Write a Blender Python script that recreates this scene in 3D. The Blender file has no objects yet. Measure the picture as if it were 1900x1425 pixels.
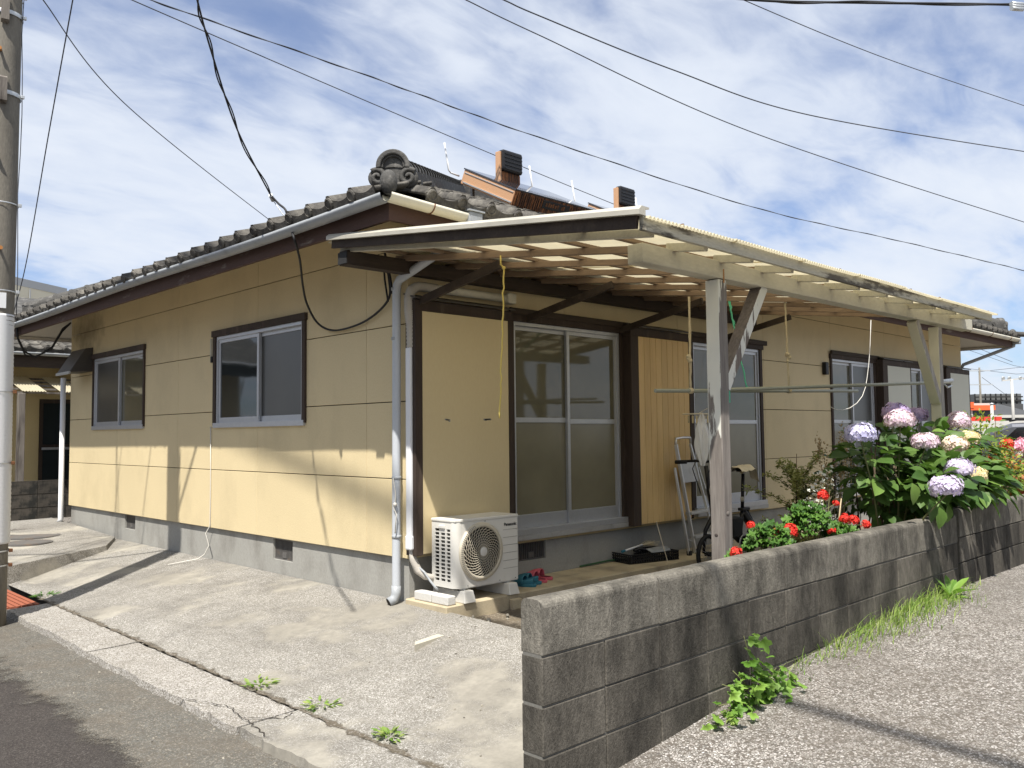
import bpy, bmesh, math, random
import numpy as np
from mathutils import Vector, Matrix, Euler
R = math.radians
rnd = random.Random(7)
scene = bpy.context.scene
col = scene.collection

# ------------------------------------------------------------------ camera
CAM = np.array([-4.0597, -5.2951, 0.9538]); FPX = 1585.0; PW, PH = 1900, 1425
def cam_axes(yaw, pit, rol):
    f = np.array([math.cos(yaw)*math.cos(pit), math.sin(yaw)*math.cos(pit), math.sin(pit)])
    r = np.array([math.sin(yaw), -math.cos(yaw), 0.0]); u = np.cross(r, f)
    c, s = math.cos(rol), math.sin(rol)
    return np.stack([c*r+s*u, -s*r+c*u, f])
AX = cam_axes(R(45.56), R(3.302), R(-.625))
cd = bpy.data.cameras.new("camera"); cam = bpy.data.objects.new("camera", cd); col.objects.link(cam)
cd.sensor_width = 36; cd.lens = FPX/PW*36; cd.clip_end = 3000; cd.clip_start = .05
m = Matrix.Identity(4)
for i in range(3):
    m[i][0] = AX[0][i]; m[i][1] = AX[1][i]; m[i][2] = -AX[2][i]; m[i][3] = CAM[i]
cam.matrix_world = m
scene.camera = cam
scene.render.resolution_x, scene.render.resolution_y = 1024, 768
# surveyed positions: a sight line from the standpoint met with a real plane or a measured distance
def ray(x, y): return AX.T @ np.array([(x-PW/2)/FPX, -(y-PH/2)/FPX, 1.0])
def onx(x, y, X): r = ray(x, y); return Vector(CAM+(X-CAM[0])/r[0]*r)
def ony(x, y, Y): r = ray(x, y); return Vector(CAM+(Y-CAM[1])/r[1]*r)
def onz(x, y, Z): r = ray(x, y); return Vector(CAM+(Z-CAM[2])/r[2]*r)
def atd(x, y, d): return Vector(CAM+ray(x, y)*d)

# ------------------------------------------------------------------ sky and sun
SUN = Vector((-1.0, -0.68, 2.2)).normalized()
w = bpy.data.worlds.new("World"); scene.world = w; w.use_nodes = True
nt = w.node_tree; nt.nodes.clear(); N = nt.nodes.new; LK = nt.links.new
out = N('ShaderNodeOutputWorld'); bg = N('ShaderNodeBackground'); bg.inputs[1].default_value = .058
sky = N('ShaderNodeTexSky'); sky.sky_type = 'NISHITA'; sky.sun_disc = False
sky.sun_elevation = math.asin(SUN.z); sky.sun_rotation = math.atan2(SUN.x, SUN.y) % (2*math.pi)
sky.air_density = 1.0; sky.dust_density = .3; sky.ozone_density = 2.2
tc = N('ShaderNodeTexCoord'); sep = N('ShaderNodeSeparateXYZ'); LK(tc.outputs['Generated'], sep.inputs[0])
zz = N('ShaderNodeMath'); zz.operation = 'MAXIMUM'; LK(sep.outputs[2], zz.inputs[0]); zz.inputs[1].default_value = 0.0
za = N('ShaderNodeMath'); za.operation = 'ADD'; LK(zz.outputs[0], za.inputs[0]); za.inputs[1].default_value = .22
dx = N('ShaderNodeMath'); dx.operation = 'DIVIDE'; LK(sep.outputs[0], dx.inputs[0]); LK(za.outputs[0], dx.inputs[1])
dy = N('ShaderNodeMath'); dy.operation = 'DIVIDE'; LK(sep.outputs[1], dy.inputs[0]); LK(za.outputs[0], dy.inputs[1])
cmb = N('ShaderNodeCombineXYZ'); LK(dx.outputs[0], cmb.inputs[0]); LK(dy.outputs[0], cmb.inputs[1])
mp = N('ShaderNodeMapping'); LK(cmb.outputs[0], mp.inputs[0]); mp.inputs['Rotation'].default_value = (0, 0, R(18)); mp.inputs['Scale'].default_value = (1.0, 1.75, 1); mp.inputs['Location'].default_value = (2.3, .9, 0)
n1 = N('ShaderNodeTexNoise'); LK(mp.outputs[0], n1.inputs[0]); n1.inputs['Scale'].default_value = 1.15; n1.inputs['Detail'].default_value = 9; n1.inputs['Roughness'].default_value = .53; n1.inputs['Distortion'].default_value = .25
n2 = N('ShaderNodeTexNoise'); LK(mp.outputs[0], n2.inputs[0]); n2.inputs['Scale'].default_value = 5.5; n2.inputs['Detail'].default_value = 7; n2.inputs['Roughness'].default_value = .55; n2.inputs['Distortion'].default_value = .5
ad = N('ShaderNodeMath'); ad.operation = 'MULTIPLY_ADD'; LK(n2.outputs[0], ad.inputs[0]); ad.inputs[1].default_value = .38; LK(n1.outputs[0], ad.inputs[2])
cr = N('ShaderNodeValToRGB'); LK(ad.outputs[0], cr.inputs[0])
cr.color_ramp.interpolation = 'B_SPLINE'
cr.color_ramp.elements[0].position = .49; cr.color_ramp.elements[0].color = (.10, .10, .10, 1)
cr.color_ramp.elements[1].position = .70; cr.color_ramp.elements[1].color = (1, 1, 1, 1)
n3 = N('ShaderNodeTexNoise'); LK(mp.outputs[0], n3.inputs[0]); n3.inputs['Scale'].default_value = 2.6; n3.inputs['Detail'].default_value = 5
cc = N('ShaderNodeMix'); cc.data_type = 'RGBA'; LK(n3.outputs[0], cc.inputs[0]); cc.inputs[6].default_value = (8.0, 8.8, 10.2, 1); cc.inputs[7].default_value = (9.6, 10.1, 10.9, 1)
mx = N('ShaderNodeMix'); mx.data_type = 'RGBA'; LK(cr.outputs[0], mx.inputs[0]); gm = N('ShaderNodeVectorMath'); gm.operation = 'MULTIPLY'; LK(sky.outputs[0], gm.inputs[0]); gm.inputs[1].default_value = (.95, 1.15, 1.5); LK(gm.outputs[0], mx.inputs[6]); LK(cc.outputs[2], mx.inputs[7])
LK(mx.outputs[2], bg.inputs[0]); LK(bg.outputs[0], out.inputs[0])
sl = bpy.data.lights.new("sun", 'SUN'); so = bpy.data.objects.new("sun", sl); col.objects.link(so)
sl.energy = 5.0; sl.angle = R(.55); sl.color = (1, .95, .87)
so.rotation_euler = (-SUN).to_track_quat('-Z', 'Y').to_euler(); so.location = SUN*60
scene.view_settings.view_transform = 'Standard'; scene.view_settings.look = 'None'
scene.view_settings.exposure = 0.68; scene.view_settings.gamma = 1
scene.render.engine = 'CYCLES'

# ------------------------------------------------------------------ materials
MATS = {}
def nodes(name):
    mt = bpy.data.materials.new(name); mt.use_nodes = True; t = mt.node_tree
    b = t.nodes['Principled BSDF']; MATS[name] = mt
    return mt, t, b
def noise(t, scale, detail=4, rough=.55, vec=None, dist=0):
    n = t.nodes.new('ShaderNodeTexNoise'); n.inputs['Scale'].default_value = scale; n.inputs['Detail'].default_value = detail
    n.inputs['Roughness'].default_value = rough; n.inputs['Distortion'].default_value = dist
    if vec is not None: t.links.new(vec, n.inputs[0])
    return n
def ramp(t, src, p0, p1, c0=(0, 0, 0, 1), c1=(1, 1, 1, 1)):
    r = t.nodes.new('ShaderNodeValToRGB'); t.links.new(src, r.inputs[0])
    r.color_ramp.elements[0].position = p0; r.color_ramp.elements[1].position = p1
    r.color_ramp.elements[0].color = c0; r.color_ramp.elements[1].color = c1
    return r
def mixc(t, fac, a, b, mode='MIX'):
    x = t.nodes.new('ShaderNodeMix'); x.data_type = 'RGBA'; x.blend_type = mode
    for s, v in ((0, fac), (6, a), (7, b)):
        if hasattr(v, 'links') or hasattr(v, 'is_linked'): t.links.new(v, x.inputs[s])
        elif s == 0: x.inputs[0].default_value = v
        else: x.inputs[s].default_value = (*v[:3], 1)
    return x.outputs[2]
def sc(c, k): return tuple(min(1, max(0, v*k)) for v in c[:3])
def mat(name, c, rough=.7, var=.15, scale=4, c2=None, p=(.45, .65), s2=3, fine=.12, fscale=60, bump=0, bscale=80, metal=0, spec=.4, coat=0, rand=0, stretch=None, trans=0, sheen=0, island=0, world=False):
    """noise-mottled paint: c, optional second colour c2 in patches, fine grain and bump"""
    mt, t, b = nodes(name)
    co = t.nodes.new('ShaderNodeTexCoord'); v = co.outputs['Object']
    if world: g = t.nodes.new('ShaderNodeNewGeometry'); v = g.outputs['Position']
    if stretch:
        mpn = t.nodes.new('ShaderNodeMapping'); t.links.new(v, mpn.inputs[0]); mpn.inputs['Scale'].default_value = stretch; v = mpn.outputs[0]
    n = noise(t, scale, 5, vec=v)
    o = mixc(t, n.outputs[0], sc(c, 1-var), sc(c, 1+var))
    if c2:
        n2_ = noise(t, s2, 8, .62, vec=v); r = ramp(t, n2_.outputs[0], *p); o = mixc(t, r.outputs[0], o, c2)
    f = noise(t, fscale, 3, vec=v)
    if fine: o = mixc(t, fine, o, mixc(t, f.outputs[0], (0, 0, 0), (1, 1, 1)), 'OVERLAY')
    if rand or island:
        if island: g2 = t.nodes.new('ShaderNodeNewGeometry'); ro = g2.outputs['Random Per Island']; k = island
        else: oi = t.nodes.new('ShaderNodeObjectInfo'); ro = oi.outputs['Random']; k = rand
        r = t.nodes.new('ShaderNodeMapRange'); t.links.new(ro, r.inputs[0]); r.inputs[3].default_value = 1-k; r.inputs[4].default_value = 1+k
        hs = t.nodes.new('ShaderNodeHueSaturation'); t.links.new(o, hs.inputs['Color']); t.links.new(r.outputs[0], hs.inputs['Value']); o = hs.outputs[0]
    t.links.new(o, b.inputs['Base Color'])
    b.inputs['Roughness'].default_value = rough; b.inputs['Metallic'].default_value = metal
    b.inputs['Specular IOR Level'].default_value = spec; b.inputs['Coat Weight'].default_value = coat
    if bump:
        bn = noise(t, bscale, 4, .6, vec=v); bp = t.nodes.new('ShaderNodeBump'); bp.inputs['Strength'].default_value = bump; bp.inputs['Distance'].default_value = .01
        t.links.new(bn.outputs[0], bp.inputs['Height']); t.links.new(bp.outputs[0], b.inputs['Normal'])
    if trans:
        tr = t.nodes.new('ShaderNodeBsdfTranslucent'); t.links.new(o, tr.inputs[0]); ms = t.nodes.new('ShaderNodeMixShader'); ms.inputs[0].default_value = trans
        t.links.new(b.outputs[0], ms.inputs[1]); t.links.new(tr.outputs[0], ms.inputs[2])
        t.links.new(ms.outputs[0], t.nodes['Material Output'].inputs[0])
    return mt
def peb(name, stones, mortar, scale, dirt, dp=(.45, .7), ds=1.6, bump=.6, cover=.32, smooth=None, rough=.85):
    """concrete with exposed pebbles, with worn smooth patches (smooth colour) and dirt"""
    mt, t, b = nodes(name)
    g = t.nodes.new('ShaderNodeNewGeometry'); v = g.outputs['Position']
    wn = noise(t, scale*.7, 2, vec=v); va = t.nodes.new('ShaderNodeVectorMath'); va.operation = 'MULTIPLY_ADD'
    t.links.new(wn.outputs['Color'], va.inputs[0]); va.inputs[1].default_value = (.35/scale,)*3; t.links.new(v, va.inputs[2])
    vo = t.nodes.new('ShaderNodeTexVoronoi'); vo.inputs['Scale'].default_value = scale; t.links.new(va.outputs[0], vo.inputs[0])
    ve = t.nodes.new('ShaderNodeTexVoronoi'); ve.feature = 'DISTANCE_TO_EDGE'; ve.inputs['Scale'].default_value = scale; t.links.new(va.outputs[0], ve.inputs[0])
    sp = t.nodes.new('ShaderNodeSeparateColor'); t.links.new(vo.outputs['Color'], sp.inputs[0])
    r = t.nodes.new('ShaderNodeValToRGB'); t.links.new(sp.outputs[0], r.inputs[0]); r.color_ramp.elements.remove(r.color_ramp.elements[0])
    r.color_ramp.elements[0].position = 0; r.color_ramp.elements[0].color = (*stones[0], 1)
    for i, s in enumerate(stones[1:], 1):
        e = r.color_ramp.elements.new(i/(len(stones)-1)); e.color = (*s, 1)
    me = ramp(t, ve.outputs['Distance'], .05, .05+cover*.3)
    keep = ramp(t, sp.outputs[1], .16, .24)
    mm = t.nodes.new('ShaderNodeMath'); mm.operation = 'MULTIPLY'; t.links.new(me.outputs[0], mm.inputs[0]); t.links.new(keep.outputs[0], mm.inputs[1])
    h = mm.outputs[0]
    mn = noise(t, 300, 2, vec=v); mo = mixc(t, mn.outputs[0], sc(mortar, .7), sc(mortar, 1.3))
    o = mixc(t, h, mo, r.outputs[0])
    if smooth:
        ns = noise(t, smooth[1], 7, .6, vec=v); rs = ramp(t, ns.outputs[0], *smooth[2]); sn = noise(t, 40, 6, vec=v)
        o = mixc(t, rs.outputs[0], o, mixc(t, sn.outputs[0], sc(smooth[0], .75), sc(smooth[0], 1.2)))
        iv = t.nodes.new('ShaderNodeMath'); iv.operation = 'SUBTRACT'; iv.inputs[0].default_value = 1; t.links.new(rs.outputs[0], iv.inputs[1])
        hm = t.nodes.new('ShaderNodeMath'); hm.operation = 'MULTIPLY'; t.links.new(h, hm.inputs[0]); t.links.new(iv.outputs[0], hm.inputs[1]); h = hm.outputs[0]
    nd = noise(t, ds, 9, .65, vec=v); rd = ramp(t, nd.outputs[0], *dp, c1=(.8, .8, .8, 1)); o = mixc(t, rd.outputs[0], o, mixc(t, .55, o, dirt))
    nb = noise(t, 9, 6, .6, vec=v); o = mixc(t, .3, o, mixc(t, nb.outputs[0], (.1,)*3, (.9,)*3), 'OVERLAY')
    t.links.new(o, b.inputs['Base Color']); b.inputs['Roughness'].default_value = rough; b.inputs['Specular IOR Level'].default_value = .25
    bp = t.nodes.new('ShaderNodeBump'); bp.inputs['Strength'].default_value = bump; bp.inputs['Distance'].default_value = .006; t.links.new(h, bp.inputs['Height'])
    t.links.new(bp.outputs[0], b.inputs['Normal'])
    return mt

CREAM = (.655, .545, .335)
mat('siding', CREAM, .75, .07, 1.3, c2=sc(CREAM, .84), p=(.5, .8), s2=1.6, fine=.14, fscale=90, bump=.2, bscale=110, spec=.2, stretch=(1, 1, .7), rand=.025)
# kitchen soot above and around the hood
mt = MATS['siding']; t = mt.node_tree; b = t.nodes['Principled BSDF']; src = b.inputs['Base Color'].links[0].from_socket
g = t.nodes.new('ShaderNodeNewGeometry'); vd_ = t.nodes.new('ShaderNodeVectorMath'); vd_.operation = 'DISTANCE'; mpn = t.nodes.new('ShaderNodeMapping'); mpn.inputs['Scale'].default_value = (1, .55, 1.5); t.links.new(g.outputs['Position'], mpn.inputs[0]); t.links.new(mpn.outputs[0], vd_.inputs[0]); vd_.inputs[1].default_value = (0, 7.2*.55, 2.45*1.5)
nn = noise(t, 2.2, 7, .62, vec=g.outputs['Position']); sm__ = t.nodes.new('ShaderNodeMath'); sm__.operation = 'MULTIPLY_ADD'; t.links.new(nn.outputs[0], sm__.inputs[0]); sm__.inputs[1].default_value = 1.1; t.links.new(vd_.outputs[1], sm__.inputs[2])
rk = ramp(t, sm__.outputs[0], .5, 2.3, (.85, .85, .85, 1), (0, 0, 0, 1)); t.links.new(mixc(t, rk.outputs[0], src, (.10, .078, .05)), b.inputs['Base Color'])
mat('core', (.03, .025, .02), .9, 0, fine=0)
mat('foundation', (.33, .325, .30), .9, .12, 2.5, c2=(.22, .21, .19), p=(.5, .72), s2=2.0, fine=.2, fscale=90, bump=.2, bscale=120, spec=.15, stretch=(1, 1, .5))
mat('dark_wood', (.045, .030, .022), .75, .4, 6, c2=(.11, .085, .065), p=(.55, .75), s2=7, fine=.25, fscale=60, stretch=(1, 1, .12), bump=.3, bscale=60)
mat('dark_beam', (.040, .028, .020), .8, .4, 6, c2=(.075, .055, .04), p=(.5, .75), s2=7, fine=.25, fscale=60, stretch=(.12, 1, 1), bump=.3, bscale=60)
mat('shutter_paint', (.63, .52, .31), .55, .05, 2, c2=(.50, .41, .24), p=(.62, .85), s2=3.2, fine=.06, spec=.35, stretch=(1, 1, .4))
mat('plank_paint', (.64, .45, .21), .55, .08, 3, c2=(.48, .32, .14), p=(.5, .8), s2=4, fine=.1, spec=.3, stretch=(1, 1, .15), rand=.08)
mat('shutter_pale', (.56, .56, .47), .55, .05, 2, fine=.05)
mat('aluminium', (.50, .51, .53), .42, .08, 8, fine=.1, metal=.55, spec=.5)
mat('alu_sill', (.42, .42, .42), .5, .12, 5, c2=(.28, .27, .25), p=(.5, .8), s2=6, metal=.35)
mat('red_fascia', (.085, .047, .036), .8, .3, 3, c2=(.20, .16, .13), p=(.60, .68), s2=3.5, fine=.2, stretch=(.5, .5, 2.5), bump=.2)
mat('soffit', (.62, .58, .50), .8, .06, 3)
mat('gutter_grey', (.34, .36, .38), .45, .12, 2.5, c2=(.23, .245, .25), p=(.5, .75), s2=5, fine=.1, spec=.4)
mat('gutter_cream', (.66, .63, .52), .45, .08, 2.5, c2=(.42, .42, .38), p=(.55, .8), s2=5, fine=.1)
mat('rust', (.10, .045, .02), .85, .5, 30, c2=(.20, .08, .03), p=(.4, .6), s2=20)
mat('pvc_grey', (.50, .53, .57), .4, .05, 3, c2=(.38, .39, .41), p=(.6, .85), s2=6, fine=.06)
mat('pvc_white', (.74, .75, .77), .35, .04, 4, c2=(.58, .58, .56), p=(.6, .85), s2=8, fine=.05)
mat('hose_beige', (.46, .43, .38), .7, .1, 10, bump=.2)
mat('tile', (.080, .075, .068), .85, .35, 6, c2=(.165, .155, .135), p=(.46, .66), s2=9, fine=.4, fscale=90, bump=.45, bscale=70, rand=.28, spec=.25, world=True)
mat('tile_dark', (.072, .070, .066), .75, .3, 8, c2=(.20, .192, .178), p=(.53, .72), s2=8, fine=.45, fscale=70, bump=.5, bscale=60, spec=.3)
mat('solar_peach', (.52, .305, .175), .5, .08, 4, c2=(.60, .30, .14), p=(.55, .8), s2=6, fine=.08)
mat('solar_rust', (.055, .025, .014), .8, .4, 10, c2=(.33, .13, .045), p=(.48, .62), s2=9, stretch=(6, 1, .5), fine=.3)
mat('solar_black', (.012, .012, .014), .45, .2, 10, c2=(.06, .035, .02), p=(.6, .8), s2=10)
mat('white_rod', (.8, .8, .8), .4, .03)
mat('porch_cream', (.50, .475, .385), .65, .14, 4, c2=(.31, .29, .235), p=(.5, .74), s2=5, fine=.15, stretch=(.3, 1, 1), bump=.15)
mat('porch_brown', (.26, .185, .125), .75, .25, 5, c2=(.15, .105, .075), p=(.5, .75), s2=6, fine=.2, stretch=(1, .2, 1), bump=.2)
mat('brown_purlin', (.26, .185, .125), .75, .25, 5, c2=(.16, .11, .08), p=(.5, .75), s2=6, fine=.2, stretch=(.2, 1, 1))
mat('fascia_worn', (.45, .425, .34), .7, .15, 5, c2=(.09, .078, .06), p=(.50, .58), s2=5, fine=.25, stretch=(.35, 1, 1.6), bump=.3)
def worn_post(name, up, grey, z0, z1, face=0):
    """white paint flaked away below: bare weathered wood with vertical grain"""
    mt, t, b = nodes(name); g = t.nodes.new('ShaderNodeNewGeometry'); v = g.outputs['Position']
    mpn = t.nodes.new('ShaderNodeMapping'); t.links.new(v, mpn.inputs[0]); mpn.inputs['Scale'].default_value = (1, 1, .07)
    n = noise(t, 55, 6, .65, vec=mpn.outputs[0]); n2_ = noise(t, 3, 3, vec=v)
    wood = ramp(t, n.outputs[0], .3, .72, (*sc(grey, .55), 1), (*sc(grey, 1.35), 1)).outputs[0]
    wood = mixc(t, n2_.outputs[0], wood, mixc(t, .6, wood, (.12, .095, .085)))
    s = t.nodes.new('ShaderNodeSeparateXYZ'); t.links.new(v, s.inputs[0])
    mr = t.nodes.new('ShaderNodeMapRange'); t.links.new(s.outputs[2], mr.inputs[0]); mr.inputs[1].default_value = z0; mr.inputs[2].default_value = z1
    mpe = t.nodes.new('ShaderNodeMapping'); t.links.new(v, mpe.inputs[0]); mpe.inputs['Scale'].default_value = (1, 1, .16)
    e = noise(t, 16, 6, .6, vec=mpe.outputs[0]); a = t.nodes.new('ShaderNodeMath'); a.operation = 'ADD'; t.links.new(mr.outputs[0], a.inputs[0]); t.links.new(e.outputs[0], a.inputs[1])
    if face:   # the side towards the alley has lost more paint than the street side
        sn_ = t.nodes.new('ShaderNodeSeparateXYZ'); t.links.new(g.outputs['True Normal'], sn_.inputs[0]); a2 = t.nodes.new('ShaderNodeMath'); a2.operation = 'MULTIPLY_ADD'
        t.links.new(sn_.outputs[1], a2.inputs[0]); a2.inputs[1].default_value = face; t.links.new(a.outputs[0], a2.inputs[2]); a = a2
    k = ramp(t, a.outputs[0], .93, .96)
    pn = noise(t, 4, 4, vec=v)
    o = mixc(t, k.outputs[0], wood, mixc(t, pn.outputs[0], sc(up, .88), sc(up, 1.08)))
    t.links.new(o, b.inputs['Base Color']); b.inputs['Roughness'].default_value = .75; b.inputs['Specular IOR Level'].default_value = .25
    bp = t.nodes.new('ShaderNodeBump'); bp.inputs['Strength'].default_value = .35; bp.inputs['Distance'].default_value = .004; t.links.new(n.outputs[0], bp.inputs['Height']); t.links.new(bp.outputs[0], b.inputs['Normal'])
worn_post('worn_post', (.66, .66, .60), (.225, .208, .188), .45, 1.75, .55)
worn_post('worn_brace', (.64, .64, .58), (.17, .145, .125), 1.7, 3.2, -.5)
worn_post('worn_post_far', (.60, .56, .42), (.38, .36, .33), .2, 1.3, .75)
# corrugated translucent plastic
mt, t, b = nodes('plastic_sheet'); c0 = (.76, .70, .52)
co = t.nodes.new('ShaderNodeTexCoord'); n = noise(t, 3, 6, .6, vec=co.outputs['Object']); cO = mixc(t, n.outputs[0], sc(c0, .75), sc(c0, 1.1))
t.links.new(cO, b.inputs['Base Color']); b.inputs['Roughness'].default_value = .45
tr = t.nodes.new('ShaderNodeBsdfTranslucent'); t.links.new(cO, tr.inputs[0]); ms = t.nodes.new('ShaderNodeMixShader'); ms.inputs[0].default_value = .44
tp_ = t.nodes.new('ShaderNodeBsdfTransparent'); t.links.new(cO, tp_.inputs[0]); ms2 = t.nodes.new('ShaderNodeMixShader'); ms2.inputs[0].default_value = .05
t.links.new(b.outputs[0], ms.inputs[1]); t.links.new(tr.outputs[0], ms.inputs[2]); t.links.new(ms.outputs[0], ms2.inputs[1]); t.links.new(tp_.outputs[0], ms2.inputs[2]); t.links.new(ms2.outputs[0], t.nodes['Material Output'].inputs[0])
def glass(name, c, rough, ior=1.5, bump=0):
    mt, t, b = nodes(name); b.inputs['Base Color'].default_value = (*c, 1); b.inputs['Roughness'].default_value = rough; b.inputs['IOR'].default_value = ior; b.inputs['Specular IOR Level'].default_value = .6
    co = t.nodes.new('ShaderNodeTexCoord'); n = noise(t, 2.2, 3, vec=co.outputs['Object']); t.links.new(mixc(t, n.outputs[0], sc(c, .7), sc(c, 1.3)), b.inputs['Base Color'])
    if bump:
        n = noise(t, 1.6, 2, vec=co.outputs['Object']); bp = t.nodes.new('ShaderNodeBump'); bp.inputs['Strength'].default_value = bump; bp.inputs['Distance'].default_value = .02; t.links.new(n.outputs[0], bp.inputs['Height']); t.links.new(bp.outputs[0], b.inputs['Normal'])
glass('pane_clear', (.125, .118, .082), .04, bump=.05)
glass('pane_frosted', (.19, .175, .12), .22)
glass('pane_grey', (.062, .062, .058), .3)
glass('pane_dark', (.02, .026, .028), .05, bump=.12)
glass('solar_glass', (.03, .03, .035), .03, 1.6)
mat('hood_metal', (.075, .068, .060), .5, .15, 6, metal=.4)
mat('black', (.012, .012, .013), .5, .2)
mat('black_matte', (.02, .02, .02), .8, .2)
mat('cable', (.014, .014, .016), .6, .1)
mat('cable_far', (.07, .075, .09), .7, .1)
mat('white_wire', (.62, .60, .55), .6, .05)
mat('ac_white', (.66, .645, .60), .45, .03, 3, c2=(.56, .54, .49), p=(.6, .85), s2=5, fine=.03, spec=.4)
mat('ac_beige', (.52, .475, .38), .5, .05, 4, fine=.04)
mat('fins', (.18, .18, .17), .6, .2, 200, metal=.3)
mat('ac_inside', (.03, .029, .026), .8, .1)
mat('white_block', (.56, .55, .52), .85, .06, 12, fine=.15, bump=.3)
mat('brown_brick', (.20, .13, .09), .9, .2, 12)
mat('slab', (.45, .385, .27), .9, .10, 2.2, c2=(.30, .25, .18), p=(.5, .75), s2=3, fine=.2, fscale=120, bump=.15, bscale=140, spec=.15)
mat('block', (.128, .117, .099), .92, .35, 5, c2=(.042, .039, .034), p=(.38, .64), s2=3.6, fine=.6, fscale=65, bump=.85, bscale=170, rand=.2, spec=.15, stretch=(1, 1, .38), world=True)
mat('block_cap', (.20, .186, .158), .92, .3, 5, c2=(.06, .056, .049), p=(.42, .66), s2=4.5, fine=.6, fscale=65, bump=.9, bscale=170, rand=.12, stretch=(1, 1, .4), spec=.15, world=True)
mat('mortar', (.16, .155, .14), .95, .2, 30, fine=.2)
mat('nbr_block', (.07, .062, .052), .95, .35, 6, c2=(.02, .02, .018), p=(.45, .6), s2=5, fine=.4, bump=.5, rand=.15)
mat('pole_concrete', (.185, .17, .142), .9, .14, 3, c2=(.12, .11, .092), p=(.5, .75), s2=4, fine=.3, fscale=80, bump=.25, bscale=100, stretch=(1, 1, .3))
mat('pole_sleeve', (.70, .71, .72), .5, .05, 3)
mat('galv', (.55, .57, .58), .45, .1, 20, metal=.6)
mat('rust_orange', (.38, .17, .05), .8, .3, 40)
peb('aggregate', [(.09, .085, .08), (.36, .345, .32), (.26, .245, .22), (.54, .52, .50), (.42, .39, .36), (.19, .175, .16)], (.11, .097, .083), 84, (.12, .105, .088), dp=(.36, .60), ds=1.4, cover=.26)
peb('apron', [(.24, .23, .21), (.41, .395, .365), (.32, .305, .28), (.52, .505, .48), (.28, .265, .24)], (.19, .178, .155), 110, (.11, .102, .09), dp=(.42, .60), ds=1.2, cover=.28, smooth=((.335, .315, .27), 1.3, (.50, .59)))
peb('kerbstone', [(.3, .28, .26), (.52, .50, .47), (.40, .38, .35), (.64, .62, .6)], (.20, .185, .16), 115, (.2, .18, .15), dp=(.50, .72), ds=2.5)
peb('gravel_verge', [(.10, .105, .10), (.19, .185, .165), (.14, .14, .13), (.27, .25, .21), (.12, .12, .12)], (.10, .092, .078), 95, (.13, .108, .083), dp=(.4, .65), ds=3)
peb('garden_soil', [(.26, .22, .17), (.17, .14, .11), (.33, .29, .23), (.2, .17, .13)], (.14, .115, .085), 60, (.10, .085, .06), dp=(.4, .65), ds=3, smooth=((.17, .14, .10), 5, (.5, .6)))
peb('asphalt', [(.050, .043, .039), (.070, .061, .056), (.056, .049, .044), (.11, .10, .09), (.045, .039, .036)], (.034, .029, .027), 130, (.045, .042, .04), dp=(.5, .75), ds=1.5, bump=.5, cover=.25)
def seam_alpha(name, x0, x1, edge):
    mt = MATS[name]; t = mt.node_tree; b = t.nodes['Principled BSDF']; g = t.nodes.new('ShaderNodeNewGeometry'); s_ = t.nodes.new('ShaderNodeSeparateXYZ'); t.links.new(g.outputs['Position'], s_.inputs[0])
    d = t.nodes.new('ShaderNodeMath'); d.operation = 'SUBTRACT'; t.links.new(s_.outputs[0], d.inputs[0]); d.inputs[1].default_value = (x0+x1)/2; a = t.nodes.new('ShaderNodeMath'); a.operation = 'ABSOLUTE'; t.links.new(d.outputs[0], a.inputs[0])
    nz = noise(t, 9, 9, .7, vec=g.outputs['Position']); m_ = t.nodes.new('ShaderNodeMath'); m_.operation = 'MULTIPLY_ADD'; t.links.new(nz.outputs[0], m_.inputs[0]); m_.inputs[1].default_value = edge; t.links.new(a.outputs[0], m_.inputs[2])
    rk = ramp(t, m_.outputs[0], (x1-x0)*.42+edge*.28, (x1-x0)*.46+edge*.36, (1, 1, 1, 1), (0, 0, 0, 1)); tpn = t.nodes.new('ShaderNodeBsdfTransparent'); ms = t.nodes.new('ShaderNodeMixShader'); t.links.new(rk.outputs[0], ms.inputs[0]); t.links.new(tpn.outputs[0], ms.inputs[1]); t.links.new(b.outputs[0], ms.inputs[2]); t.links.new(ms.outputs[0], t.nodes['Material Output'].inputs[0])
mt = MATS['gravel_verge']; t = mt.node_tree; b = t.nodes['Principled BSDF']; g = t.nodes.new('ShaderNodeNewGeometry'); s_ = t.nodes.new('ShaderNodeSeparateXYZ'); t.links.new(g.outputs['Position'], s_.inputs[0])
mr = t.nodes.new('ShaderNodeMapRange'); t.links.new(s_.outputs[0], mr.inputs[0]); mr.inputs[1].default_value = -2.72; mr.inputs[2].default_value = -2.02; mr.inputs[3].default_value = -.42; mr.inputs[4].default_value = .75
nz = noise(t, 3.2, 9, .7, vec=g.outputs['Position']); nz2 = noise(t, 120, 2, vec=g.outputs['Position']); am = t.nodes.new('ShaderNodeMath'); am.operation = 'ADD'; t.links.new(mr.outputs[0], am.inputs[0]); t.links.new(nz.outputs[0], am.inputs[1])
am2 = t.nodes.new('ShaderNodeMath'); am2.operation = 'MULTIPLY_ADD'; t.links.new(nz2.outputs[0], am2.inputs[0]); am2.inputs[1].default_value = .5; t.links.new(am.outputs[0], am2.inputs[2])
rk = ramp(t, am2.outputs[0], .72, .92); tpn = t.nodes.new('ShaderNodeBsdfTransparent'); ms = t.nodes.new('ShaderNodeMixShader'); t.links.new(rk.outputs[0], ms.inputs[0]); t.links.new(tpn.outputs[0], ms.inputs[1]); t.links.new(b.outputs[0], ms.inputs[2]); t.links.new(ms.outputs[0], t.nodes['Material Output'].inputs[0])
mat('dirt', (.15, .128, .098), .95, .3, 12, c2=(.25, .22, .17), p=(.5, .7), s2=30, fine=.4, bump=.5, bscale=120)
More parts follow.
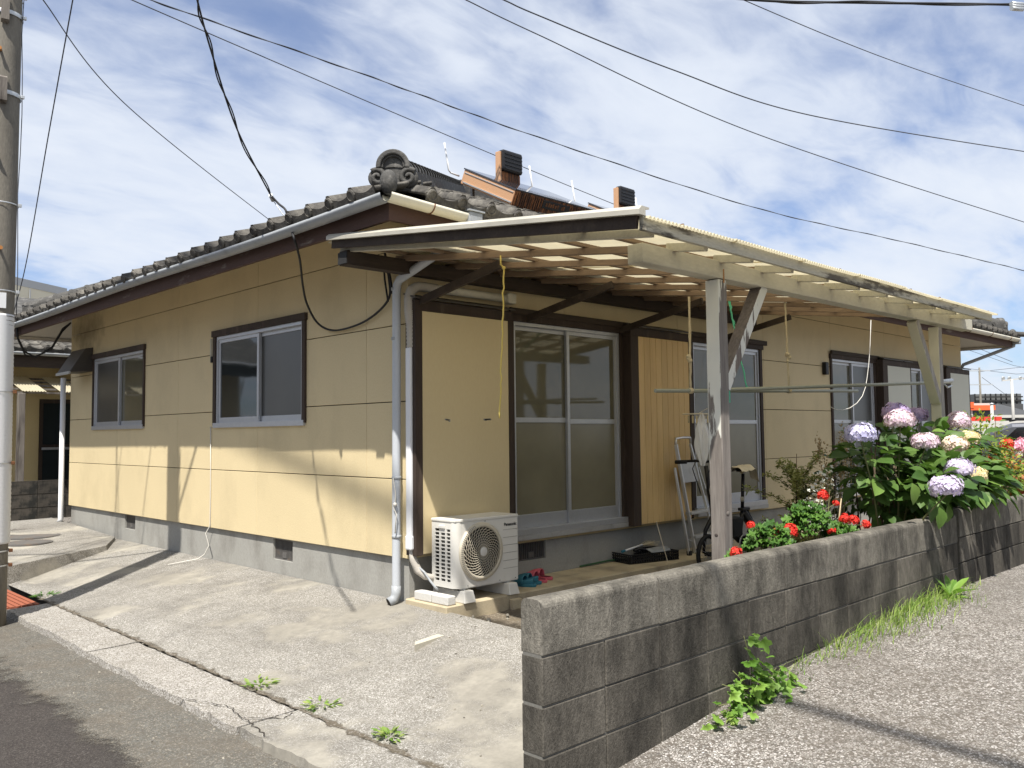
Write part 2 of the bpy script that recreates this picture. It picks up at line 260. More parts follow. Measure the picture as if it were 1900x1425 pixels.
peb('seam_dirt', [(.17, .15, .12), (.11, .095, .075), (.30, .28, .25), (.14, .12, .1)], (.12, .10, .075), 90, (.10, .085, .06), dp=(.4, .65), ds=4); seam_alpha('seam_dirt', -1.61, -1.51, .16)
mat('concrete_old', (.185, .172, .15), .92, .15, 3, c2=(.15, .14, .12), p=(.48, .7), s2=3, fine=.4, fscale=100, bump=.3, bscale=120)
mat('concrete_pale', (.48, .45, .37), .92, .1, 4, fine=.3, fscale=90, bump=.2)
mat('iron', (.11, .105, .10), .7, .2, 20, c2=(.16, .12, .09), p=(.5, .7), s2=9)
mat('red_grate', (.28, .085, .045), .85, .2, 20)
mat('far_ground', (.20, .19, .17), .95, .15, .05)
# foliage
def leafmat(name, c, c2, rnd_=.3, trans=.35, spec=.35, island=False, rough=.5):
    mt, t, b = nodes(name)
    if island: g = t.nodes.new('ShaderNodeNewGeometry'); ro = g.outputs['Random Per Island']
    else: oi = t.nodes.new('ShaderNodeObjectInfo'); ro = oi.outputs['Random']
    o = mixc(t, ro, c, c2); co = t.nodes.new('ShaderNodeTexCoord'); n = noise(t, 25, 4, vec=co.outputs['Object']); o = mixc(t, .3, o, mixc(t, n.outputs[0], (.1,)*3, (.9,)*3), 'OVERLAY')
    t.links.new(o, b.inputs['Base Color']); b.inputs['Roughness'].default_value = rough; b.inputs['Specular IOR Level'].default_value = spec
    tr = t.nodes.new('ShaderNodeBsdfTranslucent'); t.links.new(mixc(t, .5, o, sc((c[0]*1.6, c[1]*1.5, c[2]*.5), 1.3)), tr.inputs[0]); ms = t.nodes.new('ShaderNodeMixShader'); ms.inputs[0].default_value = trans
    t.links.new(b.outputs[0], ms.inputs[1]); t.links.new(tr.outputs[0], ms.inputs[2]); t.links.new(ms.outputs[0], t.nodes['Material Output'].inputs[0])
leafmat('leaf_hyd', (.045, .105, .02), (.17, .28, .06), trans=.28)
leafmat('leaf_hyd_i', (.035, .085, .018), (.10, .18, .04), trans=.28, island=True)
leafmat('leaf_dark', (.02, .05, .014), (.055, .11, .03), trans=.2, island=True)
leafmat('leaf_nandina', (.10, .17, .025), (.32, .36, .05), trans=.35, island=True)
leafmat('leaf_red', (.35, .07, .025), (.42, .22, .05), trans=.3, island=True)
leafmat('leaf_sparse', (.15, .19, .05), (.36, .36, .14), trans=.25, island=True)
leafmat('leaf_geran', (.03, .09, .016), (.11, .22, .04), trans=.25, island=True)
leafmat('leaf_weed', (.10, .22, .03), (.26, .42, .08), trans=.4)
leafmat('grass', (.12, .24, .035), (.36, .42, .13), trans=.35, island=True)
leafmat('spider', (.16, .22, .08), (.46, .46, .30), trans=.25, island=True)
leafmat('seed_tan', (.34, .24, .13), (.48, .38, .22), trans=.2, island=True)
leafmat('red_petal', (.62, .02, .012), (.75, .06, .04), trans=.2, island=True)
leafmat('pink_petal', (.72, .25, .38), (.82, .50, .60), trans=.2, island=True)
leafmat('white_petal', (.55, .57, .50), (.74, .74, .68), trans=.25, island=True)
for nm, a, b_ in (('hyd_lav', (.54, .48, .74), (.80, .73, .88)), ('hyd_pink', (.62, .45, .62), (.82, .72, .76)), ('hyd_cream', (.68, .50, .48), (.82, .72, .58)), ('hyd_blue', (.44, .44, .72), (.70, .68, .88)), ('hyd_yellow', (.70, .56, .26), (.82, .75, .55)), ('hyd_purple', (.44, .34, .60), (.62, .52, .76))):
    leafmat(nm, a, b_, trans=.2, island=True, spec=.15, rough=.8)
mat('bark', (.10, .075, .05), .9, .3, 10, bump=.3)
mat('stem', (.14, .15, .06), .8, .2, 10)
mat('dry_stick', (.42, .34, .22), .8, .2, 10)
mat('terracotta', (.36, .13, .065), .85, .15, 8)
mat('blue_foam', (.035, .16, .22), .7, .08)
mat('pink_foam', (.62, .12, .16), .7, .08)
mat('inner_shoe', (.20, .03, .045), .8)
mat('rubber_black', (.015, .015, .015), .75, .2, 10)
mat('steel', (.62, .62, .62), .35, .08, 9, metal=.75)
mat('alu_dull', (.52, .52, .50), .45, .1, 9, metal=.5)
mat('towel', (.62, .55, .40), .9, .08, 12, bump=.3)
mat('rope', (.56, .48, .32), .9, .15, 60, bump=.4)
mat('yellow_cord', (.66, .52, .14), .7, .1)
mat('green_plastic', (.06, .42, .26), .45, .08)
mat('green_dark', (.03, .09, .04), .6, .1)
mat('peg', (.55, .45, .25), .6, .2, rand=.3)
mat('laundry_pole', (.30, .31, .25), .45, .1, 4, metal=.3)
mat('bag_white', (.62, .60, .54), .4, .15, 10, trans=.45)
mat('yellow_wall', (.62, .50, .27), .8, .08, 3)
mat('orange_paint', (.75, .11, .03), .6, .08, 1, world=True)
mat('red_paint', (.66, .05, .03), .6, .06)
mat('far_dark', (.06, .062, .065), .8, .3, .5)
mat('net_grey', (.115, .12, .12), .9, .25, 1.2)
mat('car_silver', (.15, .155, .175), .3, .04, metal=.6, coat=.5)
mat('car_glass', (.01, .011, .013), .05)
mat('far_concrete', (.46, .45, .42), .9, .1, 1)
mat('far_cream', (.58, .54, .43), .85, .06, 1)
mat('far_grey', (.35, .36, .37), .7, .06, 1)
mat('far_green', (.08, .16, .03), .9, .4, 8)
mat('wood_grey', (.19, .17, .15), .9, .25, 6, c2=(.06, .05, .045), p=(.5, .65), s2=10, stretch=(1, 1, .1), bump=.4)

# ------------------------------------------------------------------ mesh helpers
class MB:
    def __init__(s): s.v = []; s.f = []; s.sm = []
    def add(s, vs, fs, smooth=False):
        o = len(s.v); s.v += [tuple(p) for p in vs]; s.f += [[i+o for i in f] for f in fs]; s.sm += [smooth]*len(fs); return s
    def box(s, a, b):
        x0, y0, z0 = (min(a[i], b[i]) for i in range(3)); x1, y1, z1 = (max(a[i], b[i]) for i in range(3))
        return s.add([(x0, y0, z0), (x1, y0, z0), (x1, y1, z0), (x0, y1, z0), (x0, y0, z1), (x1, y0, z1), (x1, y1, z1), (x0, y1, z1)],
                     [[0, 3, 2, 1], [4, 5, 6, 7], [0, 1, 5, 4], [1, 2, 6, 5], [2, 3, 7, 6], [3, 0, 4, 7]])
    def beam(s, a, b, w, h, up=(0, 0, 1)):
        """box of width w and height h (along up) from a to b, centred"""
        a = Vector(a); b = Vector(b); d = (b-a).normalized(); u = Vector(up); sd = d.cross(u).normalized(); u = sd.cross(d).normalized()
        P = []
        for p in (a, b):
            for i, j in ((-1, -1), (1, -1), (1, 1), (-1, 1)): P.append(p+sd*(w/2*i)+u*(h/2*j))
        return s.add(P, [[0, 1, 2, 3], [7, 6, 5, 4], [0, 4, 5, 1], [1, 5, 6, 2], [2, 6, 7, 3], [3, 7, 4, 0]])
    def tube(s, path, r, n=8, cap=True, closed=False):
        path = [Vector(p) for p in path]; L = len(path); rr = r if hasattr(r, '__len__') else [r]*L
        prev = None; P = []
        for i, p in enumerate(path):
            if closed: d = path[(i+1) % L]-path[i-1]
            else: d = (path[min(i+1, L-1)]-path[max(i-1, 0)])
            d = d.normalized() if d.length > 1e-9 else Vector((0, 0, 1))
            if prev is None:
                a = Vector((0, 0, 1)) if abs(d.z) < .9 else Vector((1, 0, 0)); u = d.cross(a).normalized()
            else: u = (prev-d*prev.dot(d)).normalized()
            prev = u; v = d.cross(u)
            for k in range(n):
                t = 2*math.pi*k/n; P.append(p+u*(rr[i]*math.cos(t))+v*(rr[i]*math.sin(t)))
        F = []
        for i in range(L if closed else L-1):
            j = (i+1) % L
            for k in range(n): F.append([i*n+k, i*n+(k+1) % n, j*n+(k+1) % n, j*n+k])
        o = len(s.v); s.add(P, F, True)
        if cap and not closed: s.f += [[o+k for k in range(n)][::-1], [o+(L-1)*n+k for k in range(n)]]; s.sm += [False, False]
        return s
    def lathe(s, c, prof, n=20, axis=(0, 0, 1), smooth=True, cap=True):
        """prof: (radius, height) pairs along axis from c"""
        c = Vector(c); ax = Vector(axis).normalized(); a = Vector((1, 0, 0)) if abs(ax.x) < .9 else Vector((0, 1, 0)); u = ax.cross(a).normalized(); v = ax.cross(u)
        P = []; F = []
        for r, h in prof:
            for k in range(n): t = 2*math.pi*k/n; P.append(c+ax*h+u*(r*math.cos(t))+v*(r*math.sin(t)))
        for i in range(len(prof)-1):
            for k in range(n): F.append([i*n+k, i*n+(k+1) % n, (i+1)*n+(k+1) % n, (i+1)*n+k])
        o = len(s.v); s.add(P, F, smooth)
        if cap:
            if prof[0][0] > 1e-4: s.f.append([o+k for k in range(n)][::-1]); s.sm.append(False)
            if prof[-1][0] > 1e-4: s.f.append([o+(len(prof)-1)*n+k for k in range(n)]); s.sm.append(False)
        return s
    def prism(s, poly, a, b):
        """poly of 3-D points pushed from offset a to offset b (vectors)"""
        a = Vector(a); b = Vector(b); n = len(poly); P = [Vector(p)+a for p in poly]+[Vector(p)+b for p in poly]
        return s.add(P, [list(range(n))[::-1], list(range(n, 2*n))]+[[i, (i+1) % n, n+(i+1) % n, n+i] for i in range(n)])
    def grid(s, fn, nu, nv, smooth=True):
        P = [fn(i/nu, j/nv) for j in range(nv+1) for i in range(nu+1)]; W = nu+1
        return s.add(P, [[j*W+i, j*W+i+1, (j+1)*W+i+1, (j+1)*W+i] for j in range(nv) for i in range(nu)], smooth)
    def ball(s, c, r, n=10, m=6, sq=(1, 1, 1)):
        c = Vector(c); P = []
        for j in range(m+1):
            th = math.pi*j/m
            for k in range(n): ph = 2*math.pi*k/n; P.append(c+Vector((r*sq[0]*math.sin(th)*math.cos(ph), r*sq[1]*math.sin(th)*math.sin(ph), r*sq[2]*math.cos(th))))
        return s.add(P, [[j*n+k, (j+1)*n+k, (j+1)*n+(k+1) % n, j*n+(k+1) % n] for j in range(m) for k in range(n)], True)
    def xf(s, M, src):
        return s.add([M @ Vector(p) for p in src.v], [list(f) for f in src.f], bool(src.sm and src.sm[0]))
    def mesh(s, name, off=None):
        me = bpy.data.meshes.new(name)
        vs = s.v if off is None else [(p[0]-off[0], p[1]-off[1], p[2]-off[2]) for p in s.v]
        me.from_pydata(vs, [], s.f); me.polygons.foreach_set('use_smooth', s.sm); me.update(); return me
def wpos(o):
    p = Vector((0, 0, 0))
    while o: p += o.location; o = o.parent
    return p
def obj(name, mb, material, parent=None, local=False, bevel=0, loc=None, seg=2):
    """one mesh object; world-space vertices unless local"""
    me = mb if isinstance(mb, bpy.types.Mesh) else mb.mesh(name, None if (local or parent is None) else wpos(parent))
    if material and not me.materials: me.materials.append(MATS[material])
    o = bpy.data.objects.new(name, me); col.objects.link(o)
    if parent: o.parent = parent
    if loc is not None: o.location = loc
    if bevel:
        b = o.modifiers.new('bevel', 'BEVEL'); b.width = bevel; b.segments = seg; b.limit_method = 'ANGLE'; b.angle_limit = R(35)
    return o
def tag(o, label, cat, group=None):
    o['label'] = label; o['category'] = cat
    if group: o['group'] = group
    return o
def thing(name, label, cat, loc=(0, 0, 0), group=None, rz=0):
    o = bpy.data.objects.new(name, None); col.objects.link(o); o.location = loc; o.rotation_euler = (0, 0, rz); o.empty_display_size = .1
    return tag(o, label, cat, group)
def single(name, mb, material, label, cat, group=None, base=None, bevel=0):
    me = mb.mesh(name, base) if base is not None else mb.mesh(name)
    o = obj(name, me, material, bevel=bevel)
    if base is not None: o.location = base
    return tag(o, label, cat, group)
def struct(name, mb, material, parent=None):
    o = obj(name, mb, material, parent); o['kind'] = 'structure'; return o
def cutsheet(P, u0, u1, z0, z1, holes, depth):
    """sheet in the (u,z) plane of map P(u,d,z), d outward, front at d=0 and back at d=-depth, with rectangular holes"""
    us = sorted({u0, u1} | {min(max(h[i], u0), u1) for h in holes for i in (0, 1)}); zs = sorted({z0, z1} | {min(max(h[i], z0), z1) for h in holes for i in (2, 3)})
    bm = bmesh.new(); vd = {}
    def V(i, j):
        if (i, j) not in vd: vd[(i, j)] = bm.verts.new(P(us[i], 0, zs[j]))
        return vd[(i, j)]
    for i in range(len(us)-1):
        for j in range(len(zs)-1):
            cu, cz = (us[i]+us[i+1])/2, (zs[j]+zs[j+1])/2
            if us[i+1]-us[i] < 1e-5 or zs[j+1]-zs[j] < 1e-5: continue
            if any(h[0] < cu < h[1] and h[2] < cz < h[3] for h in holes): continue
            bm.faces.new([V(i, j), V(i+1, j), V(i+1, j+1), V(i, j+1)])
    if not bm.faces: bm.free(); return None
    bmesh.ops.recalc_face_normals(bm, faces=bm.faces)
    out = P(u0, 1, z0)-P(u0, 0, z0)
    for f in bm.faces:
        if f.normal.dot(out) < 0: f.normal_flip()
    bm.normal_update()
    ex = bmesh.ops.extrude_face_region(bm, geom=list(bm.faces))
    # extruded copy becomes the back
    bk = [v for v in ex['geom'] if isinstance(v, bmesh.types.BMVert)]
    for v in bk: v.co += -out*depth
    bmesh.ops.recalc_face_normals(bm, faces=bm.faces)
    mb = MB(); bm.verts.index_update(); mb.add([v.co[:] for v in bm.verts], [[v.index for v in f.verts] for f in bm.faces]); bm.free()
    return mb
PL = lambda u, d, z: Vector((-d, u, z))     # street side: plane X=0
PR = lambda u, d, z: Vector((u, -d, z))     # garden side: plane Y=0
def pbox(P, u0, u1, d0, d1, z0, z1, mb=None):
    mb = mb or MB(); return mb.box(P(u0, d0, z0), P(u1, d1, z1))

# ------------------------------------------------------------------ ground
def lerp(x, pts):
    if x <= pts[0][0]: return pts[0][1]
    for (a, b), (c, d) in zip(pts, pts[1:]):
        if x <= c: return b+(d-b)*(x-a)/(c-a)
    return pts[-1][1]
def alley_z(x): return lerp(x, [(-1.9, -.585), (-1.5, -.555), (-.87, -.5), (.72, -.36), (2.6, -.30), (5, -.31), (15, -.36)])
def apron_z(x, y): return lerp(x, [(-1.56, -.545), (-.8, -.435), (0, -.335)]) + (0.02*math.sin(y*1.1) if x > -1.4 else 0)*min(1, max(0, -x)) - lerp(-y, [(0, 0), (2.8, .05)])*(1 if x > -1.3 else .4)
struct('ground', MB().grid(lambda a, b: (-1500+3000*a, -1500+3000*b, -.66), 4, 4, False), 'far_ground')
struct('road', MB().grid(lambda a, b: (-14+12.09*a, -40+100*b, -.605-.004*a), 6, 30), 'asphalt')
def rough_strip(x0, x1, y0, y1, z, jit, n=160):
    g = MB(); P = []; r = random.Random(3)
    for i in range(n+1):
        y = y0+(y1-y0)*i/n; P += [(x0+r.uniform(-jit, jit)+.012*math.sin(y*1.9), y, z), (x1+r.uniform(-jit, jit), y, z+.002)]
    return g.add(P, [[2*i, 2*i+1, 2*i+3, 2*i+2] for i in range(n)])
struct('gravel_verge', rough_strip(-3.0, -1.90, -9, 30, -.602, .0, 200), 'gravel_verge')
def chipped(mb, seed, amt=.012):
    r = random.Random(seed)
    mb.v = [(x+r.uniform(-amt, amt), y+r.uniform(-amt, amt)*.5, z+r.uniform(-amt, amt)*.4) for x, y, z in mb.v]; return mb
# drain-cover kerb strip: cast slabs laid end to end
ys = [3.35, 1.45, -1.02, -1.62, -3.1, -5.0]
kerb = struct('kerb', chipped(MB().grid(lambda a, b: (-1.905+.31*a, -9+39*b, -.605), 2, 60), 4), 'dirt')
for i, (a, b) in enumerate(((3.3, 1.2), (1.19, -1.03), (-1.06, -3.0), (-3.02, -5.0), (-5.02, -7.0))):
    x0, x1, z0, z1, r = -1.93, -1.575, -.66, -.548-.006*(i % 2), random.Random(i)
    n = 34; P = []; 
    for k in range(n+1):
        y = a+(b-a)*k/n; j = r.uniform(-.012, .012); j2 = r.uniform(-.006, .006)
        if i == 2: y += .0
        P += [(x0+j, y, z0), (x0+.012+j, y, z1+r.uniform(-.008, 0)), ((x0+x1)/2, y, z1+r.uniform(-.003, .003)), (x1+j2, y, z1+.004), (x1+j2, y, z0)]
    g = MB().add(P, [[5*k+q, 5*k+5+q, 5*k+6+q, 5*k+1+q] for k in range(n) for q in range(4)]+[[0, 1, 2, 3, 4], [5*n+4, 5*n+3, 5*n+2, 5*n+1, 5*n]])
    obj('kerb_slab', g, 'kerbstone' if i < 2 else 'apron', kerb)
def crack(pts, w_, z, seed, par):
    r = random.Random(seed); P = []; pts = [Vector(p) for p in pts]
    for i in range(len(pts)-1):
        for k in range(10):
            p = pts[i].lerp(pts[i+1], k/10); d = (pts[i+1]-pts[i]).normalized(); s_ = Vector((-d.y, d.x)); p = p+s_*r.uniform(-.012, .012); ww = w_*r.uniform(.3, 1); P += [(p.x-s_.x*ww, p.y-s_.y*ww, z), (p.x+s_.x*ww, p.y+s_.y*ww, z)]
    n = len(P)//2-1; obj('crack', MB().add(P, [[2*i, 2*i+1, 2*i+3, 2*i+2] for i in range(n)]), 'core', par)
crack([(-1.93, -.35), (-1.80, -.72), (-1.86, -1.08), (-1.90, -1.35)], .005, -.5455, 1, kerb); crack([(-1.84, -.95), (-1.70, -1.12), (-1.58, -1.06)], .006, -.5455, 2, kerb); crack([(-1.9, 2.0), (-1.72, 1.9), (-1.58, 1.97)], .003, -.5455, 3, kerb)
struct('dirt_seam', MB().grid(lambda a, b: (-1.67+.22*a, -3.2+6.8*b, max(-.5425, apron_z(-1.67+.22*a, -3.2+6.8*b)+.0035)), 8, 90), 'seam_dirt')
struct('apron', MB().grid(lambda a, b: (-1.555+(1.58)*a, -2.75+11.2*b, apron_z(-1.555+1.58*a, -2.75+11.2*b)), 26, 120), 'apron')
gr = random.Random(5)
struct('garden_soil', MB().grid(lambda a, b: (.02+14*a, -2.76+3.0*b, -.415+gr.uniform(-.012, .014)), 150, 44), 'garden_soil')
struct('alley', MB().grid(lambda a, b: (-1.90+60*(a**2.2), -11+8.145*b, alley_z(-1.90+60*(a**2.2))-.0*b), 90, 24), 'aggregate')
# paved step beside the house
st = struct('paved_step', MB().box((-.02, -.47, -.45), (6.2, .02, -.30)), 'slab')
st.modifiers.new('bevel', 'BEVEL').width = .008
struct('concrete_pad', MB().prism([(-.62, -.87, 0), (-.56, -.80, 0), (.02, -.66, 0), (.06, -.73, 0)], (0, 0, -.46), (0, 0, -.395)), 'concrete_pale')
struct('yard_slab', MB().add([(-1.75, 4.55, -.64), (-.33, 5.35, -.55), (-.02, 6.0, -.5), (-.02, 8.6, -.22), (-1.75, 8.6, -.26), (-1.75, 4.62, -.37), (-.35, 5.40, -.325), (-.03, 6.02, -.30)], [[0, 1, 6, 5], [1, 2, 7, 6], [5, 6, 7, 3, 4]]), 'apron')
struct('side_passage', MB().grid(lambda a, b: (-1.9+6*a, 7.6+1.4*b, -.262), 2, 2), 'aggregate')
for i, (p, r) in enumerate((((63, 999), .33), ((52, 1010), .24))):
    c = onz(*p, -.325); c.x = min(c.x, -.75); g = MB().lathe((c.x, c.y, -.345+.028*(c.y-4.8)+.004*i), [(r+.03, -.02), (r+.03, .0), (r, .0), (r, .003), (r*.9, .004), (r*.9, .002), (.02, .003)], 28, smooth=False)
    single('manhole_cover', g, 'iron', 'large round iron manhole cover in raised concrete beside the pole' if i == 0 else 'small round iron manhole cover next to the large one', 'manhole cover')
g = MB()
for k in range(7): g.box((-1.97+.05*k, 3.35, -.60), (-1.97+.05*k+.036, 4.6, -.545))
for k in range(3): g.box((-1.97, 3.42+.5*k, -.602), (-1.634, 3.45+.5*k, -.556))
single('drain_grate', g, 'red_grate', 'rusty red drain grate at foot of the utility pole', 'drain grate')
# loose stones
r = random.Random(11); g = MB()
def stone(g, c, s, r):
    M = Matrix.Translation(c) @ Euler((r.uniform(0, 3), r.uniform(0, 3), r.uniform(0, 3))).to_matrix().to_4x4() @ Matrix.Diagonal((s, s*r.uniform(.6, .9), s*r.uniform(.35, .6), 1))
    b = MB().ball((0, 0, 0), 1, 6, 4); b.v = [tuple(Vector(p)*r.uniform(.75, 1.1)) for p in b.v]; g.xf(M, b); g.sm = [False]*len(g.f)
for k in range(420):
    q = r.random()
    if q < .30: x, y = r.uniform(-2.35, -1.94), r.uniform(-3, 2.5); z = -.600
    elif q < .55: x, y = r.gauss(-1.555, .03), r.uniform(-2.7, 3); z = -.552
    elif q < .9: x, y = r.uniform(.03, 2.4), r.uniform(-1.5, -.5); z = -.405
    else: x, y = r.uniform(-1.4, 0), r.uniform(-2.4, -.6); z = apron_z(x, y)+.003
    stone(g, (x, y, z), r.uniform(.004, .013)*(2.0 if q > .55 and q < .9 else 1), r)
o = obj('loose_stones', g, 'gravel_stone' if 'gravel_stone' in MATS else 'white_block'); 
mat('gravel_stone', (.20, .185, .155), .9, .2, 20, island=.5); o.data.materials.clear(); o.data.materials.append(MATS['gravel_stone']); o['kind'] = 'stuff'; o['label'] = 'loose pebbles scattered on road edge and bare soil'; o['category'] = 'pebbles'

# ------------------------------------------------------------------ the house
ZT = 2.68
house = thing('house', 'single storey cream panelled house with grey tiled hip roof and wooden shutter boxes', 'house', (0, 0, -.335))
HP = lambda name, mb, mt_, parent=None, bevel=0: obj(name, mb, mt_, parent or house, bevel=bevel)
LX, LY = 12.48, 7.92
LW = [(1.505, 3.315, 1.07, 2.03), (5.20, 6.965, 1.085, 2.05)]                       # street-side windows
RW = [(1.10, 2.66, .10, 1.965), (3.86, 5.37, .10, 1.965), (7.25, 8.69, .10, 1.965), (9.78, 11.33, .10, 1.965)]
LV = [(5.52, 5.855, -.185, -.012), (1.772, 2.128, -.206, -.014)]; RV = [(1.225, 1.567, -.165, -.005), (6.3, 6.64, -.165, -.005)]
HP('wall_core', MB().box((.085, .085, -.3), (LX-.085, LY-.085, ZT+.04)), 'core')
for P, u0, u1, hs, dd_ in ((PL, .03, LY-.03, LV, .03), (PR, .036, LX-.03, RV, .0335)):
    Q = (lambda u, d, z, P=P, dd_=dd_: P(u, d-dd_, z)); s_ = cutsheet(Q, u0, u1, -.7, .03, hs, .05); HP('foundation', s_, 'foundation')
    for h in hs:
        vt = HP('vent', pbox(Q, h[0], h[1], -.052, -.05, h[2], h[3]), 'core'); g = MB()
        pbox(Q, h[0], h[1], -.03, -.02, h[2], h[2]+.012, g); pbox(Q, h[0], h[1], -.03, -.02, h[3]-.012, h[3], g)
        n = 15
        for k in range(n+1): u = h[0]+.006+(h[1]-h[0]-.012)*k/n; pbox(Q, u-.004, u+.004, -.029, -.021, h[2]+.012, h[3]-.012, g)
        um = (h[0]+h[1])/2; pbox(Q, um-.035, um+.035, -.034, -.016, h[2]+.02, h[2]+.07, g)
        HP('grille', g, 'iron', vt)
# siding panels 1.84 x 0.606 with recessed joints
for P, L, off, hs in ((PL, LY, .555-1.842, LW), (PR, LX, -.0, RW)):
    us = [0]+[off+1.842*k for k in range(1, 12) if .02 < off+1.842*k < L-.02]+[L] if P is PL else [0]+[1.82*k for k in range(1, 12) if 1.82*k < L-.1]+[L]
    zs = [0, .606, 1.212, 1.818, 2.424, ZT+.005]
    if P is PR: us[0] = .0165
    for a, b in zip(us, us[1:]):
        for c, d in zip(zs, zs[1:]):
            gz0 = .0035 if c > 0 else 0; g = cutsheet(P, a+(.0018 if a > .02 else 0), b-(.0018 if b < L else 0), c+gz0, d-.0035, [(h[0]-.0, h[1], h[2], h[3]) for h in hs], .016)
            if g: HP('siding_panel', g, 'siding', bevel=.0025)
# windows and sliding doors
def window(P, u0, u1, z0, z1, name, rail=None, cas=.05, near='left', glassL='pane_grey', glassR='pane_clear', kick=0, sill=False):
    """wood casing proud of the siding, aluminium frame, two sliding sashes"""
    g = MB(); d = .022
    pbox(P, u0-cas*.3, u0+cas*.7, -.08, d, z0-.0, z1+.02, g); pbox(P, u1-cas*.7, u1+cas*.3, -.08, d, z0, z1+.02, g); pbox(P, u0-cas*.6, u1+cas*.6, -.08, d+.012, z1-.03, z1+.035, g)
    fr = HP(name, g, 'dark_wood', bevel=.003); a, b, c, e = u0+cas*.7+.001, u1-cas*.7-.001, z0+.002, z1-.031; w_ = .028
    g = MB(); pbox(P, a, a+w_, -.075, .008, c, e, g); pbox(P, b-w_, b, -.075, .008, c, e, g); pbox(P, a+w_, b-w_, -.075, .008, e-w_*1.2, e, g); pbox(P, a-cas*.7, b+cas*.7, -.075, .026 if not sill else .055, c-.028, c+w_*.8, g)
    HP('frame', g, 'aluminium', fr, .002)
    if sill: g = MB().box(P(a-.02, -.07, c-.075), P(b+.06, .055, c-.029)); HP('sill', g, 'alu_sill', fr, .003)
    m_ = (a+b)/2
    for k, (p, q, dd, gl) in enumerate(((a+w_, m_+.022, -.045, glassL), (m_-.022, b-w_, -.018, glassR))):
        if near == 'right': dd = (-.018, -.045)[k]
        s0, s1 = c+w_*.8, e-w_*1.2; t_ = .036; bt = t_*1.5+kick; g = MB()
        pbox(P, p, p+t_, dd-.012, dd+.012, s0, s1, g); pbox(P, q-t_, q, dd-.012, dd+.012, s0, s1, g); pbox(P, p+t_, q-t_, dd-.012, dd+.012, s1-t_, s1, g); pbox(P, p+t_, q-t_, dd-.012, dd+.012, s0, s0+bt, g)
        spans = [(s0+bt, s1-t_)]
        if rail: rz = rail-.012*k; pbox(P, p+t_, q-t_, dd-.012, dd+.013, rz-.022, rz+.022, g); spans = [(s0+bt, rz-.022), (rz+.022, s1-t_)]
        HP('sash', g, 'aluminium', fr, .002)
        for j, (x, y) in enumerate(spans):
            G = gl if not isinstance(gl, tuple) else gl[j]
            HP('pane', pbox(P, p+t_-.004, q-t_+.004, dd-.004, dd+.002, x-.004, y+.004), G, fr)
    return fr
window(PL, *LW[0], 'window', glassL='pane_grey', glassR='pane_dark', cas=.055)
window(PL, *LW[1], 'window', glassL='pane_clear', glassR='pane_grey', cas=.04)
for h, gl, gr_ in ((RW[0], ('pane_frosted', 'pane_clear'), ('pane_frosted', 'pane_clear')), (RW[1], ('pane_frosted', 'pane_clear'), ('pane_frosted', 'pane_clear'))):
    window(PR, *h, 'sliding_door', rail=1.07, cas=.06, near='left', glassL=gl, glassR=gr_, kick=.06, sill=True)
for h in RW[2:]: window(PR, *h, 'sliding_door', rail=1.07, cas=.05, glassL='pane_clear', glassR='pane_grey', kick=.05, sill=True)
# shutter boxes
def shutter_box(u0, u1, mode, pl, pr, z0=.042, zt=1.905, dep=.12):
    g = MB(); pbox(PR, u0-pl, u0, -.0, dep+.003, z0-.01, zt+.005, g); pbox(PR, u1, u1+pr, 0, dep+.003, z0-.01, zt+.005, g); pbox(PR, u0-pl-.004, u1+pr+.004, 0, dep+.006, zt+.005, zt+.088, g)
    pbox(PR, u0, u1, .0, dep-.02, z0, zt+.004, g)
    bx = HP('shutter_box', g, 'dark_wood', bevel=.003)
    g = MB(); q = zt+.09; g.prism([PR(u0-pl-.02, 0, q+.045), PR(u0-pl-.02, dep+.03, q), PR(u0-pl-.02, dep+.03, q+.012), PR(u0-pl-.02, 0, q+.058)], (0, 0, 0), (u1+pr-u0+pl+.04, 0, 0)); HP('flashing', g, 'hood_metal', bx)
    if mode == 'plank':
        n = 9; w_ = (u1-u0)/n
        for k in range(n): HP('plank', pbox(PR, u0+k*w_+.0022, u0+(k+1)*w_-.0022, dep-.0195, dep-.002, z0, zt+.002), 'plank_paint', bx, .0025)
    else: HP('panel', pbox(PR, u0+.002, u1-.002, dep-.0195, dep, z0, zt+.002), mode, bx, .002)
    return bx
b1 = shutter_box(.048, .975, 'shutter_paint', .07, .045)
g = MB(); rr = random.Random(2)
for (ux, uz) in ((.28, 1.06), (.72, 1.065)):
    for k in range(5): pbox(PR, ux+rr.uniform(-.04, .03), ux+rr.uniform(.0, .05), .1202, .1208, uz+rr.uniform(-.012, .008), uz+rr.uniform(.009, .014), g)
HP('paint_scuff', g, 'foundation', b1)['kind'] = 'stuff'
shutter_box(2.785, 3.665, 'plank', .125, .03)
shutter_box(8.90, 9.775, 'shutter_pale', .17, .03)
shutter_box(11.55, 12.47, 'shutter_pale', .2, .03)
# head boards above the doors
for h in RW: g = MB(); pbox(PR, h[0]-.02, h[1]+.1, 0.02, .05, 1.99, 2.045, g); HP('head_board', g, 'dark_beam', bevel=.003)
